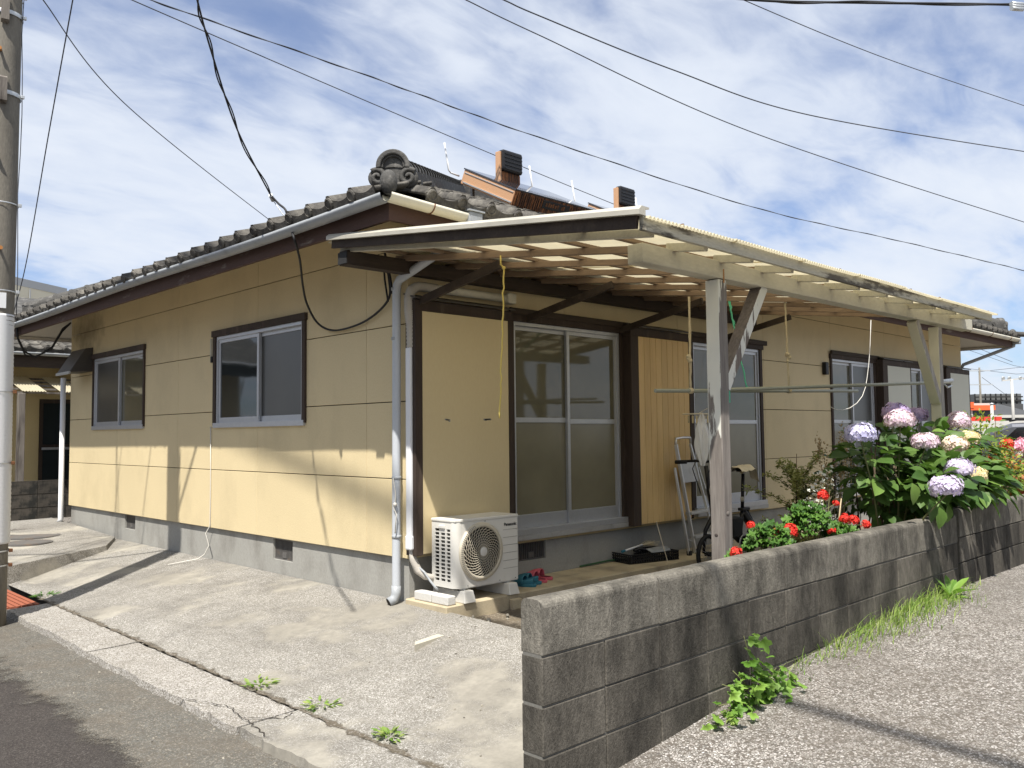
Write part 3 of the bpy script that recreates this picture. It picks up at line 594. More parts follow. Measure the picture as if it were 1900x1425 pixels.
# eaves
g = MB(); o_, i_, zo, zi = .63, -.01, 2.44, ZT-.004   # boarded soffit following the roof slope, mitred at the corners
oc = [(-o_, -o_, zo), (LX+o_, -o_, zo), (LX+o_, LY+o_, zo), (-o_, LY+o_, zo)]; ic = [(-i_, -i_, zi), (LX+i_, -i_, zi), (LX+i_, LY+i_, zi), (-i_, LY+i_, zi)]
g.add(oc+ic, [[k, (k+1) % 4, 4+(k+1) % 4, 4+k] for k in range(4)])
g.box((LX+.60, -.60, 2.405), (LX+.628, LY+.60, 2.44)); g.box((-.60, LY+.60, 2.405), (LX+.598, LY+.628, 2.44))
HP('soffit', g, 'soffit')
for a, b in (((-.66, -.66), (-.63, LY+.66)), ((-.63, -.66), (LX+.63, -.63)), ((LX+.63, -.66), (LX+.66, LY+.66)), ((-.63, LY+.63), (LX+.63, LY+.66))): HP('fascia_board', MB().box((*a, 2.40), (*b, 2.555)), 'red_fascia')
# gutters: half-round channels
def halfpipe(path, r, t=.004, n=10):
    g = MB(); P = []; path = [Vector(p) for p in path]
    for i, p in enumerate(path):
        d = (path[min(i+1, len(path)-1)]-path[max(0, i-1)]); d.z = 0; d.normalize(); s_ = Vector((d.y, -d.x, 0))
        if 0 < i < len(path)-1:
            d1 = (path[i]-path[i-1]).normalized(); d2 = (path[i+1]-path[i]).normalized(); k = 1/max(.5, math.cos(d1.angle(d2)/2))
        else: k = 1
        for rr_ in (r, r-t):
            for q in range(n+1): a = math.pi*q/n; P.append(p+s_*(math.cos(a)*rr_*k)+Vector((0, 0, -math.sin(a)*rr_)))
    W = 2*(n+1); F = []
    for i in range(len(path)-1):
        for q in range(n): F += [[i*W+q, i*W+q+1, (i+1)*W+q+1, (i+1)*W+q], [i*W+n+1+q, (i+1)*W+n+1+q, (i+1)*W+n+2+q, i*W+n+2+q]]
        F += [[i*W, (i+1)*W, (i+1)*W+n+1, i*W+n+1], [i*W+n, i*W+2*n+1, (i+1)*W+2*n+1, (i+1)*W+n]]
    return g.add(P, F, True)
def gutter(path, r, mt_, name='gutter', step=.91):
    G = HP(name, halfpipe(path, r), mt_); path = [Vector(p) for p in path]
    for a, b in zip(path, path[1:]):
        L = (b-a).length; d = (b-a).normalized(); s_ = Vector((d.y, -d.x, 0)); n = int(L/step)
        for k in range(n):
            p = a+d*(L*(k+.5)/max(1, n)); q = [p+s_*((r+.004)*math.cos(math.pi*j/8))+Vector((0, 0, -(r+.004)*math.sin(math.pi*j/8))) for j in range(9)]
            o2 = p+(s_*-r if (p+s_*.1-Vector((6, 4, p.z))).length > (p-s_*.1-Vector((6, 4, p.z))).length else s_*r)
            HP('bracket', MB().tube(q, .0045, 5), 'rust', G)
    return G
sag = lambda k, n: -.012*math.sin(math.pi*k/n*3)
lg = [(-.722, 8.70-9.42*k/12, 2.555+sag(k, 12)) for k in range(13)]
gutter(lg, .056, 'gutter_grey', step=.95)
gutter([(-.722+.001, -.722, 2.557), (0.0, -.735, 2.523)], .056, 'gutter_cream', step=.5)
g = MB(); g.box((-.055, -.80, 2.43), (.075, -.665, 2.545)); hop = HP('rain_hopper', g, 'gutter_grey', bevel=.012); HP('rim', MB().box((-.065, -.81, 2.545), (.085, -.655, 2.556)), 'gutter_grey', hop)
gutter([(.085, -.735, 2.50), (6, -.735, 2.53), (13.15, -.735, 2.55)], .056, 'gutter_cream', step=.95)
gutter([(LX+.722, -.7, 2.55), (LX+.722, 8.6, 2.55)], .056, 'gutter_grey', step=1.2)
# downpipes
r_ = .0335
HP('downpipe', MB().tube([(.01, -.735, 2.44), (.0, -.70, 2.40), (-.055, .03, 2.16), (-.06, .055, 2.12), (-.06, .062, 2.05), (-.06, .075, -.2), (-.06, .08, -.27), (-.075, .085, -.305), (-.115, .095, -.325)], r_, 14), 'pvc_grey')
for z in (2.09, 1.70, .62, .17): HP('pipe_collar', MB().lathe((-.06, .07, z), [(r_+.003, -.012), (r_+.004, 0), (r_+.003, .012)], 14), 'gutter_grey')
g = MB().tube([(-.06, .078, -.205), (-.06, .08, -.27), (-.076, .085, -.307), (-.118, .096, -.327)], r_+.0035, 14); HP('pipe_shoe', g, 'gutter_grey')
HP('pipe_mouth', MB().lathe((-.119, .0962, -.3273), [(.0, .0), (r_-.001, .001)], 14, axis=(-.92, .24, -.42)), 'core')
HP('tie_string', MB().tube([(-.1, .06, .62), (-.098, .03, .5), (-.1, .035, .42), (-.105, .05, .40), (-.1, .02, .35), (-.1, .035, .2)], .005, 5).ball((-.1, .035, .42), .016, 8, 6), 'white_wire')
HP('downpipe', MB().tube([(-.07, 8.02, 1.82), (-.07, 8.02, -.2), (-.085, 8.03, -.24)], .036, 12), 'pvc_white')
HP('downpipe', MB().tube([(LX+.70, -.68, 2.50), (LX+.70, -.67, 2.43), (LX+.64, -.6, 2.40), (LX+.05, -.02, 2.1), (LX+.06, .1, 1.9), (LX+.06, .1, -.3)], .03, 10), 'gutter_grey')
HP('rain_hopper', MB().box((LX+.65, -.78, 2.46), (LX+.76, -.66, 2.56)), 'gutter_grey', bevel=.008)
# kitchen hood on the street side
u0, u1 = 7.02, 7.56; g = MB()
g.add([PL(u0, .001, 1.86), PL(u1, .001, 1.86), PL(u1, .30, 1.84), PL(u0, .30, 1.84), PL(u0, .001, 2.19), PL(u1, .001, 2.19), PL(u1, .10, 2.17), PL(u0, .10, 2.17)], [[0, 1, 2, 3], [3, 2, 6, 7], [4, 7, 6, 5], [0, 3, 7, 4], [1, 5, 6, 2]])
hd = HP('kitchen_hood', g, 'hood_metal', bevel=.008); HP('hood_lip', MB().box(PL(u0-.006, .285, 1.815), PL(u1+.006, .306, 1.85)), 'galv', hd)
# small wall fittings
HP('wall_cable', MB().tube([PL(3.385, .012, 1.06), PL(3.383, .008, .6), PL(3.385, .008, .02), PL(3.44, .03, -.06), PL(3.36, .03, -.18), PL(3.44, .04, -.28), PL(3.47, .1, -.325), PL(3.62, .35, -.37)], .006, 5), 'white_wire')
HP('name_plate', MB().box(PL(3.375, .0, 1.80), PL(3.40, .02, 1.99)), 'concrete_pale'); HP('door_bell', MB().box(PL(3.355, 0, 1.735), PL(3.385, .025, 1.80)), 'black', bevel=.003)
c = ony(1528, 689, 0); HP('wall_lamp', MB().box((c.x-.045, -.06, 1.70), (c.x+.045, -.001, 1.87)), 'black', bevel=.01)

# ------------------------------------------------------------------ roof
SL = .385; EA = .76; EZ = 2.575; ang = math.atan(SL); X0, X1, Y0, Y1 = -EA, LX+EA, -EA, LY+EA; hw = (Y1-Y0)/2
rz_ = EZ+SL*hw
g = MB(); e = .03; zz0 = EZ-.02
g.add([(X0+e, Y0+e, zz0), (X1-e, Y0+e, zz0), (X1-e, Y1-e, zz0), (X0+e, Y1-e, zz0), (X0+hw, Y0+hw, rz_-.04), (X1-hw, Y0+hw, rz_-.04)], [[0, 1, 5, 4], [1, 2, 5], [2, 3, 4, 5], [3, 0, 4]])
roof = HP('roof', g, 'tile_dark')
TW, TE = .278, .235
def tile_mesh(name, eave):
    """pantile: round roll on one side, shallow trough on the other; x along the eave, y up the slope"""
    m_ = []
    for i in range(11):
        u = i/10*(TW+.03)
        if u < .09: h = .048*math.sin(math.pi*u/.09)**.8+.004
        else: h = .006-.024*math.sin(math.pi*min(1, (u-.09)/(TW+.03-.09)))
        m_.append((u, h))
    L = TE+.06; t_ = .022; P = []
    for (y, dz) in ((-.0, .014), (L, -.004)):
        for u, h in m_: P.append((u, y, h+dz+.02))
        for u, h in m_: P.append((u, y, h+dz+.02-t_))
    n = 11; F = []
    for i in range(10): F += [[i, i+1, 2*n+i+1, 2*n+i], [n+i+1, n+i, 3*n+i, 3*n+i+1], [i+1, i, n+i, n+i+1]]
    F += [[0, 2*n, 3*n, n], [n-1, 2*n-1, 4*n-1, 3*n-1]]
    g = MB().add(P, F, True)
    if eave:
        lip = [(u, -.012, h+.036) for u, h in m_]+[(u, -.012, (h if i < 4 else 0)*0-.045+(.012*math.cos(i))) for i, (u, h) in enumerate(m_)]+[(u, .012, h+.036-.01) for u, h in m_]+[(u, .012, -.045) for u, h in m_]
        g.add(lip, [[i+1, i, n+i, n+i+1] for i in range(10)]+[[i, i+1, 2*n+i+1, 2*n+i] for i in range(10)]+[[n+i+1, n+i, 3*n+i, 3*n+i+1] for i in range(10)])
        g.lathe((.046, -.0, .026), [(.044, .0), (.044, .024), (.032, .029), (.030, .024), (.0, .026)], 12, axis=(0, -1, 0), smooth=False)
    me = g.mesh(name); me.materials.append(MATS['tile']); return me
T0, T1 = tile_mesh('roof_tile_eave', True), tile_mesh('roof_tile', False)
tiles = []; rest = MB(); tr = random.Random(21)
rel = -wpos(roof)
def place_tile(me, loc, rot, single_):
    j = Euler((rot[0]+tr.uniform(-.012, .012), tr.uniform(-.015, .015), rot[2]+tr.uniform(-.012, .012)))
    loc = Vector(loc)+Vector((0, 0, tr.uniform(-.004, .004)))
    if single_:
        o = bpy.data.objects.new('roof_tile', me); col.objects.link(o); o.parent = roof; o.location = loc+rel; o.rotation_euler = j
    else:
        M = Matrix.Translation(loc) @ j.to_matrix().to_4x4()
        rest.add([M @ v.co for v in me.vertices], [list(p.vertices) for p in me.polygons], True)
rows = int(hw/math.cos(ang)/TE)
for side in ('right', 'left', 'end'):
    L = (X1-X0) if side == 'right' else (Y1-Y0)
    nr = rows if side == 'right' else (4 if side == 'left' else 3)
    for j in range(nr):
        v = j*TE*math.cos(ang); z = EZ+v*SL; n = int((L-2*v)/TW); s0 = v+(L-2*v-n*TW)/2
        for i in range(n):
            u = s0+i*TW; me = T0 if j == 0 else T1
            if j == 0 and ((side == 'right' and u < .12) or (side == 'left' and u > L-.34)): continue
            if side == 'right': place_tile(me, (X0+u, Y0+v, z), (ang, 0, 0), j == 0 or (j < 8 and u < 3.2))
            elif side == 'left': place_tile(me, (X0+v, Y1-u, z), (ang, 0, -math.pi/2), j < 2)
            else: place_tile(me, (X1-v, Y0+u, z), (ang, 0, math.pi/2), False)
ro = HP('tile_field', rest, 'tile', roof); ro['kind'] = 'stuff'
# hip ridges with stacked noshi courses and round caps
def ridge(a, b, top=.17, name='hip_ridge'):
    a = Vector(a); b = Vector(b); L = (b-a).length; d = (b-a).normalized(); s_ = d.cross(Vector((0, 0, 1))).normalized(); u = s_.cross(d)
    g = MB()
    for k, (w_, h0, h1) in enumerate(((.25, -.05, .035), (.215, .035, .065), (.19, .065, .095))): g.beam(a+u*((h0+h1)/2), b+u*((h0+h1)/2), w_, h1-h0-.004, up=u)
    rd = HP(name, g, 'tile_dark', roof); n = int(L/.23); g = MB()
    for k in range(n):
        p = a+d*(L*k/n)+u*.095; q = a+d*(L*(k+1)/n+.02)+u*.095; P = []
        for c_, rr_ in ((p, .092), (p.lerp(q, .12), .092), (p.lerp(q, .13), .083), (q, .080)):
            for m_ in range(9): t_ = math.pi*m_/8; P.append(c_+s_*(rr_*math.cos(t_))+u*(rr_*math.sin(t_)))
        g.add(P, [[i*9+m_, i*9+m_+1, (i+1)*9+m_+1, (i+1)*9+m_] for i in range(3) for m_ in range(8)]+[list(range(9))], True)
    HP('ridge_cap', g, 'tile_dark', roof)
h_ = lambda t_, off=.05: (X0+t_, Y0+t_, EZ+SL*t_+off)
ridge(h_(.34), h_(hw)); ridge((X1-.2, Y0+.2, EZ+SL*.2+.04), (X1-hw, Y0+hw, rz_+.05)); ridge((X0+hw-.2, Y0+hw, rz_+.07), (X1-hw+.2, Y0+hw, rz_+.07), name='main_ridge'); ridge((X0+.3, Y1-.3, EZ+SL*.3+.05), (X0+hw, Y0+hw, rz_+.05))
# demon-tile ornament: hooded arch, two scrolls and a rounded nose tile
def ornament(pos, yaw, k=1.0):
    """local: x across the ridge, -y towards the street, z up"""
    M = Matrix.Translation(pos) @ Matrix.Rotation(yaw, 4, 'Z') @ Matrix.Scale(k, 4); body = MB()
    def arch(r0, r1, y0, y1, zc, a0=-.15, a1=math.pi+.15, n=18):
        P = []
        for y in (y0, y1):
            for i in range(n+1):
                t_ = a0+(a1-a0)*i/n
                for rr_ in (r0, r1): P.append((rr_*math.cos(t_), y, zc+rr_*math.sin(t_)))
        W = 2*(n+1); F = []
        for i in range(n): F += [[2*i, 2*i+2, 2*i+3, 2*i+1], [W+2*i, W+2*i+1, W+2*i+3, W+2*i+2], [2*i+1, 2*i+3, W+2*i+3, W+2*i+1], [2*i, W+2*i, W+2*i+2, 2*i+2]]
        F += [[0, 1, W+1, W], [2*n, W+2*n, W+2*n+1, 2*n+1]]; return P, F
    for nm_, sh in (('ornament_dome', MB().add(*arch(.0, .135, -.03, .16, .185))), ('ornament_rim', MB().add(*arch(.105, .148, -.075, .05, .185))), ('ornament_inner_rim', MB().add(*arch(.085, .108, -.055, .0, .185))), ('ornament_body', MB().box((-.15, -.02, -.02), (.15, .16, .185))), ('ornament_foot', MB().box((-.175, -.015, -.03), (.175, .10, .02)))):
        g2 = MB(); g2.xf(M, sh); HP(nm_, g2, 'tile_dark', roof, .008)
    for s_ in (-1, 1):
        sp = MB(); pts = []
        for i in range(30): t_ = i/29*4.4*math.pi*.62; r0 = .076-.066*(i/29); pts.append((s_*.135+s_*r0*math.cos(t_+.8), -.045-.02*(i/29), .085+r0*math.sin(t_+.8)))
        sp.tube(pts, [.026-.010*(i/29) for i in range(30)], 8); sp.lathe((s_*.135, -.02, .085), [(.085, 0), (.085, .02), (.06, .03), (0, .03)], 18, axis=(0, -1, 0)); g2 = MB(); g2.xf(M, sp); g2.sm = [True]*len(g2.f); HP('scroll', g2, 'tile_dark', roof)
    ns = MB(); ns.ball((0, -.30, -.035), .088, 16, 10, (.86, .9, 1.25)); g2 = MB(); g2.xf(M, ns); HP('nose_tile', g2, 'tile_dark', roof)
ornament(h_(.26, .005), -math.pi/4, .8)
ornament((X1-.26, Y0+.26, EZ+SL*.26), math.pi/4, .8)
g = MB()
for k in range(3): g.tube([(X1-.05+.02*k, Y0+.25-.18*k, EZ+.06+.01*k), (X1-.02+.02*k, Y0+.02-.12*k, EZ+.05), (X1+.03+.02*k, Y0-.05-.08*k, EZ+.09+.02*k)], [.05, .045, .02], 8)
HP('corner_tile', g, 'tile_dark', roof)

# ------------------------------------------------------------------ solar water heaters on the roof
def solar(cx, cy, cz, label):
    root = thing('solar_heater', label, 'solar heater', (cx, cy, cz), 'solar heaters on the tiled roof'); W, L, H, t_ = 1.2, .80, .155, .505
    rot = Matrix.Rotation(math.atan(t_), 4, 'X'); S = lambda mb: (lambda g: (g.xf(rot, mb), g)[1])(MB())
    pt = lambda n, mb, mt_, par=root, bv=0: obj(n, S(mb), mt_, par, local=True, bevel=bv)
    pt('casing', MB().box((0, .004, 0), (W, L, H-.012)), 'solar_peach', bv=.006)
    pt('glass_cover', MB().box((-.006, -.006, H-.011), (W+.006, L+.006, H+.002)), 'solar_glass')
    f = pt('front_panel', MB().box((.0, -.004, .0), (W, .003, H-.014)), 'solar_rust')
    g = MB()
    for k in range(46):
        x = .02+k*(W-.04)/45
        if abs(x-.56) > .2: g.box((x-.007, -.011, .01), (x+.007, -.0045, H-.024))
    pt('rib', g, 'solar_rust', f)['kind'] = 'stuff'
    pt('badge_panel', MB().box((.38, -.012, .045), (.76, -.0045, H-.03)), 'solar_black', f, .003)
    g = MB()
    for k, x in enumerate((.42, .455, .485, .515, .55, .58, .64, .665)): g.box((x, -.0145, .068), (x+.02, -.0125, .10+.008*(k % 2))); 
    pt('badge_relief', g, 'rust', f)['kind'] = 'stuff'
    pt('side_trim', MB().box((-.008, .01, .018), (-.001, L-.03, .03)).box((-.006, .02, H-.04), (-.001, L-.02, H-.034)), 'galv')
    # tank upright at the upper side
    x0, y0 = .30, .44
    ch = obj('tank_side', MB().box((x0, y0+.025, .34), (x0+.03, y0+.085, .70)), 'solar_peach', root, local=True, bevel=.006); obj('tank_throat', MB().box((x0+.032, y0+.035, .36), (x0+.30, y0+.095, .504)), 'solar_rust', root, local=True)
    tk = MB().box((x0+.032, y0+.0, .505), (x0+.31, y0+.09, .725)); obj('tank_cover', tk, 'solar_black', root, local=True, bevel=.022)
    g = MB()
    for k in range(5): g.box((x0+.05, y0-.006, .525+.038*k), (x0+.295, y0-.001, .537+.038*k))
    obj('tank_rib', g, 'black', root, local=True)['kind'] = 'stuff'
    obj('duct_hood', MB().add([(x0-.01, y0-.14, .24), (x0+.33, y0-.14, .24), (x0+.31, y0+.06, .36), (x0+.01, y0+.06, .36), (x0-.01, y0+.2, .33), (x0+.33, y0+.2, .33)], [[0, 1, 2, 3], [0, 3, 4], [1, 5, 2]]), 'solar_peach', root, local=True)
    g = MB().tube([(-.01, L*.9, L*.42+.1), (-.12, L*.9, L*.42+.11), (-.145, L*.9, L*.42+.13), (-.185, L*.92, L*.42+.40)], .0085, 6).tube([(W*.93, L*.95, L*.44+.15), (W*.9, L*.95, L*.44+.16), (W*.86, L*.95, L*.44+.42)], .0085, 6)
    obj('stay_rod', g, 'white_rod', root, local=True)
    g = MB()
    for x in (.12, W-.14): g.box((x, .02, -.09), (x+.03, .05, .02)).box((x, L*.9-.05, .06), (x+.03, L*.9-.02, L*.36+.06))
    obj('mount', g, 'galv', root, local=True)
    return root
roof_at = lambda y: EZ+SL*(y-Y0)
solar(1.44, .30, 3.075, 'peach solar heater with rusty ribbed front beside the ridge ornament')
p2 = ony(1083, 381, 1.02)
solar(p2.x, .30, 3.075, 'peach solar heater on roof half hidden by the porch edge')

# ------------------------------------------------------------------ porch
mat('trim_grey', (.44, .42, .36), .55, .1, 4, c2=(.28, .27, .235), p=(.5, .8), s2=4, stretch=(1, .25, 1))
porch = thing('porch_cover', 'lean-to porch of worn cream timber with corrugated plastic roof', 'porch', (2.2, -1.3, -.41))
PP = lambda name, mb, mt_, parent=None, bevel=0: obj(name, mb, mt_, parent or porch, bevel=bevel)
px = (.50, 4.17)
for i, x in enumerate(px):
    g = MB(); P = []; n = 14; r = random.Random(i)
    w_ = .047 if i == 0 else .045
    for k in range(n+1):
        z = -.42+(2.30)*k/n
        for a, b in ((-1, -1), (1, -1), (1, 1), (-1, 1)): P.append((x+a*(w_+r.uniform(-.002, .002)), -2.45+b*(w_+r.uniform(-.002, .002)), z))
    g.add(P, [[4*k+q, 4*k+(q+1) % 4, 4*k+4+(q+1) % 4, 4*k+4+q] for k in range(n) for q in range(4)]+[[3, 2, 1, 0], [4*n, 4*n+1, 4*n+2, 4*n+3]])
    po = PP('post', g, 'worn_post' if i == 0 else 'worn_post_far', bevel=.006)
    if i == 0:
        for kp, kr, ks in (((x-.005, -2.4965, .46), .022, (1, .12, .75)), ((x+.012, -2.4965, .13), .018, (1, .12, .7)), ((x-.0465, -2.44, .33), .015, (.12, 1, .8))):
            PP('knot', MB().ball((kp[0]-(.0 if ks[0] == 1 else .0016), kp[1]-(.0016 if ks[0] == 1 else 0), kp[2]-.003), kr*.8, 8, 5, ks), 'wood_grey', po)
    s_ = 1 if i == 0 else -1; zb = (1.22, 1.20)[i]
    g = MB().beam((x+s_*.035, -2.45, zb), (x+s_*.53, -2.45, 1.90), .075, .085, up=(0, 1, 0)); PP('brace', g, 'worn_brace' if i == 0 else 'worn_post_far', bevel=.005)
bt = .108
PP('front_beam', MB().beam((-.31, -2.45, 1.935), (5.03, -2.45, 1.965), .105, bt), 'porch_cream', bevel=.005)
PP('nail_rust', MB().box((.50, -2.504, 1.86), (.512, -2.5027, 1.945)), 'rust_orange')
PP('ledger', MB().beam((-.64, -.075, 2.235), (5.1, -.075, 2.255), .10, .105), 'dark_beam', bevel=.004)
PP('ledger_end_cap', MB().box((-.648, -.13, 2.19), (-.6405, -.02, 2.275)), 'black_matte')
YF = -2.74; ZW, ZF = 2.33, 1.995      # roof underside at house and at the front
def rz(y): return ZW+(ZF-ZW)*(-.05-y)/(-.05-YF)
NR = 11
for k in range(NR):
    xb, xf = -.60+.50*k, -.50+.492*k
    first = k == 0
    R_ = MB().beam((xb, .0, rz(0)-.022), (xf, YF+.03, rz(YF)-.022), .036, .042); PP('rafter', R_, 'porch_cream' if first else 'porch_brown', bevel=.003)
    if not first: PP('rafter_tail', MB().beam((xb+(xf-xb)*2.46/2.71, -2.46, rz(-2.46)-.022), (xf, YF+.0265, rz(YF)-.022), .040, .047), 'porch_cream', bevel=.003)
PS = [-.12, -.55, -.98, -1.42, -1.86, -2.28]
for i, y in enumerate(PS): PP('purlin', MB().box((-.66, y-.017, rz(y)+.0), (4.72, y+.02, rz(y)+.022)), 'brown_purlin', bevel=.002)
PP('front_fascia', MB().box((-.655, YF-.025, 1.955), (4.74, YF, 2.032)), 'fascia_worn', bevel=.003)
PP('rake_board', MB().beam((-.665, .02, rz(.02)+.02), (-.665, YF, rz(YF)+.012), .02, .085), 'dark_beam')
PP('far_rake_board', MB().beam((4.735, .02, rz(.02)+.02), (4.735, YF, rz(YF)+.012), .02, .07), 'dark_beam')
def tr_trim():
    g = MB(); prof = [(-.02, .035), (.02, .035), (.02, .068), (.05, .070), (.05, .08), (-.01, .08), (-.032, .06), (-.032, .035)]
    a, b = .05, YF-.04; g.prism([(-.672+u, a, rz(a)+v) for u, v in prof], (0, 0, 0), (0, 0, 0)); g.v = g.v[:len(prof)]; g.f = []; g.sm = []
    P = [(-.672+u, y, rz(y)+v) for y in (a, b) for u, v in prof]; n = len(prof); g = MB().add(P, [[i, (i+1) % n, n+(i+1) % n, n+i] for i in range(n)]+[list(range(n))[::-1], list(range(n, 2*n))]); return g
PP('rake_trim', tr_trim(), 'trim_grey')
# corrugated sheets lapped side by side
xs0 = -.65; SW = .80; lam = .032; sr = random.Random(9)
k = 0; x = xs0
while x < 4.70:
    x1 = min(x+SW, 4.78); n = int((x1-x+.05)/lam*8); P = []; dz = .031+.003*(k % 2)
    rowsy = [.12, -.5, -1.2, -2.0, YF-.055]
    for y in rowsy:
        jit = sr.uniform(-.004, .004) if y > -2.7 else -sr.uniform(0, .012)
        for i in range(n+1): xx = x+(x1-x+.05)*i/n; P.append((min(xx, 4.80), y+jit, rz(y)+dz+.0075*math.sin(2*math.pi*xx/lam)+(.002*math.sin(xx*3+y*4))))
    W = n+1
    PP('corrugated_sheet', MB().add(P, [[j*W+i, j*W+i+1, (j+1)*W+i+1, (j+1)*W+i] for j in range(len(rowsy)-1) for i in range(n)], True), 'plastic_sheet')
    x += SW; k += 1
for x in [-.30+.62*k for k in range(9)]: PP('sheet_nail', MB().box((x, YF-.02, 2.03), (x+.012, YF-.008, 2.047)), 'rust')
# diagonal struts from the house wall up to rafters
for i, (xa, xb) in enumerate(((.02, .02), (1.30, 1.30), (2.62, 2.62), (4.3, 4.3))):
    PP('strut', MB().beam((xa, -.03, 1.96), (xb+.1, -.92, rz(-.92)-.06), .035, .06), 'dark_beam', bevel=.003)

# ------------------------------------------------------------------ porch hangings
def wob(a, b, n=14, amp=.004, seed=0):
    r = random.Random(seed); a = Vector(a); b = Vector(b); return [a.lerp(b, i/n)+(Vector((r.uniform(-amp, amp), r.uniform(-amp, amp), 0)) if 0 < i < n else Vector()) for i in range(n+1)]
YP = -1.62
pA, pB = ony(1216, 725, YP), ony(1591, 725.5, YP)
single('laundry_pole', MB().tube([pA, pB], .0145, 12), 'laundry_pole', 'short grey green laundry pole hung from two knotted ropes', 'laundry pole', base=pA)
qA, qB = ony(1350, 723, YP-.10), ony(1764, 709, -2.28)
single('laundry_pole', MB().tube([qA, qB], .0145, 12), 'laundry_pole', 'long laundry pole resting across the far porch post', 'laundry pole', base=qA)
PP('pole_clamp', MB().tube([ony(1742, 709, -2.44), ony(1766, 706, -2.44)], .02, 8).tube([ony(1752, 712, -2.44), ony(1758, 719, -2.44), ony(1766, 716, -2.44)], .008, 6), 'galv')
for i, (x, yt, kn) in enumerate(((1279, 555, 668), (1462, 560, 663))):
    t0 = ony(x-(1 if i == 0 else 6), yt, YP); b0 = ony(x+2, 725, YP); t0.z = min(t0.z, rz(YP)-.045)+.02; b0.z += .0
    root = thing('hanging_rope', 'cream knotted rope on laundry pole by the first porch post' if i == 0 else 'cream knotted rope on laundry pole in front of bare siding', 'rope', b0)
    obj('cord', MB().tube(wob(t0, b0+Vector((0, 0, .016)), 16, .003, i), .007, 6).tube(wob(t0+Vector((.012, 0, 0)), b0+Vector((.01, 0, .016)), 16, .003, i+5), .006, 6), 'rope', root)
    kz = ony(x, kn, YP); g = MB(); r = random.Random(i)
    for q in range(7): g.ball(kz+Vector((r.uniform(-.014, .014), r.uniform(-.012, .012), r.uniform(-.035, .035))), r.uniform(.012, .02), 7, 5)
    obj('knot', g, 'rope', root)
    d = (pB-pA).normalized(); g = MB()
    for q in range(3): c = b0+d*(.012*(q-1)); g.tube([c+Vector((0, .0185*math.cos(a), .0185*math.sin(a))) for a in [2*math.pi*j/10 for j in range(10)]], .006, 6, closed=True)
    obj('loop', g, 'rope', root)
a = ony(933, 492, -1.25); a.z = rz(-1.25)-.05; b = ony(927, 776, -1.25)
single('yellow_string', MB().tube([a+Vector((-.02, 0, 0)), a+Vector((-.02, 0, -.06)), a+Vector((.01, 0, -.08))]+wob(a+Vector((.01, 0, -.1)), b, 26, .005, 3), .0055, 6).ball(a+Vector((.008, 0, -.08)), .013, 7, 5), 'yellow_cord', 'long yellow string dangling from porch rafters before the first sliding door', 'string', base=b)
a = ony(1352, 560, -1.1); a.z = rz(-1.1)-.05; b = ony(1386, 720, YP-.06)
single('green_string', MB().tube(wob(a, b, 12, .006, 4), .006, 6).tube(wob(a+Vector((.02, 0, 0)), a.lerp(b, .3)+Vector((.01, 0, 0)), 8, .01, 6), .009, 5).ball(b, .016, 7, 5), 'green_plastic', 'thin green string tied from porch rafters to the laundry pole', 'string', base=b)
c = ony(1350, 733, YP-.12); root = thing('clothes_peg', 'green plastic clothes peg clipped to pole beside porch post', 'clothes peg', c)
obj('jaw', MB().box(c+Vector((-.022, -.012, -.06)), c+Vector((.022, -.004, .05))), 'green_plastic', root, bevel=.003); obj('jaw', MB().box(c+Vector((-.018, .005, -.075)), c+Vector((.024, .013, .04))), 'green_plastic', root, bevel=.003)
pts = [ony(x, y, -1.1) for x, y in ((1616, 594), (1615, 625), (1614, 650), (1612, 675), (1609, 700), (1606, 718), (1600, 735), (1590, 748), (1577, 757), (1563, 761), (1550, 760), (1541, 755))]
single('hanging_wire', MB().tube(pts, .004, 6), 'white_wire', 'pale thin wire hanging in a loose curve before far window', 'wire', base=pts[-1])
# peg hanger
c = ony(1320, 768, -1.55); root = thing('peg_hanger', 'small cream peg hanger with many pegs behind the porch post', 'clothes hanger', c)
W2 = .19; g = MB().tube([c+Vector((-W2, 0, 0)), c+Vector((W2, 0, 0))], .006, 6).tube([c+Vector((-W2, 0, 0)), c+Vector((.0, 0, .06)), c+Vector((.0, 0, .30))], .003, 5).tube([c+Vector((W2, 0, 0)), c+Vector((0, 0, .06))], .003, 5).tube([c+Vector((-W2, .1, 0)), c+Vector((W2, .1, 0))], .005, 6)
for s_ in (-1, 1): g.tube([c+Vector((s_*W2, -.04, 0)), c+Vector((s_*W2, .14, 0))], .006, 6)
obj('bar', g, 'towel', root)
r = random.Random(4)
for k in range(14): x = -W2+.02+2*(W2-.02)*(k//2)/6; y = .1*(k % 2); g = MB().box(c+Vector((x-.008, y-.004, -.07-r.uniform(0, .01))), c+Vector((x+.008, y+.004, -.012))); obj('peg', g, 'peg', root, bevel=.002)
def bag(c, sx, sy, sz, seed, pinch=.35, n=18, m_=14):
    r = random.Random(seed); ph = [r.uniform(0, 6.28) for _ in range(6)]; P = MB()
    def fn(a, b):
        t_ = 2*math.pi*a; w_ = (math.sin(math.pi*min(.99, b*.92+.06))**.7)*(1-pinch*(1-b)); k_ = 1+.24*math.sin(2*t_+ph[4]+3*b)+.16*math.sin(5*t_+ph[0]+4*b)+.10*math.sin(9*t_+ph[1]-7*b)+.08*math.sin(13*t_+ph[2]+9*b)
        return (c[0]+sx*w_*k_*math.cos(t_), c[1]+sy*w_*k_*math.sin(t_), c[2]+sz*(b-.5)*2+.02*math.sin(7*t_+ph[3]))
    return P.grid(fn, n*3, m_*2)
mt, t, b = nodes('clear_plastic'); b.inputs['Base Color'].default_value = (.85, .84, .80, 1); b.inputs['Roughness'].default_value = .18
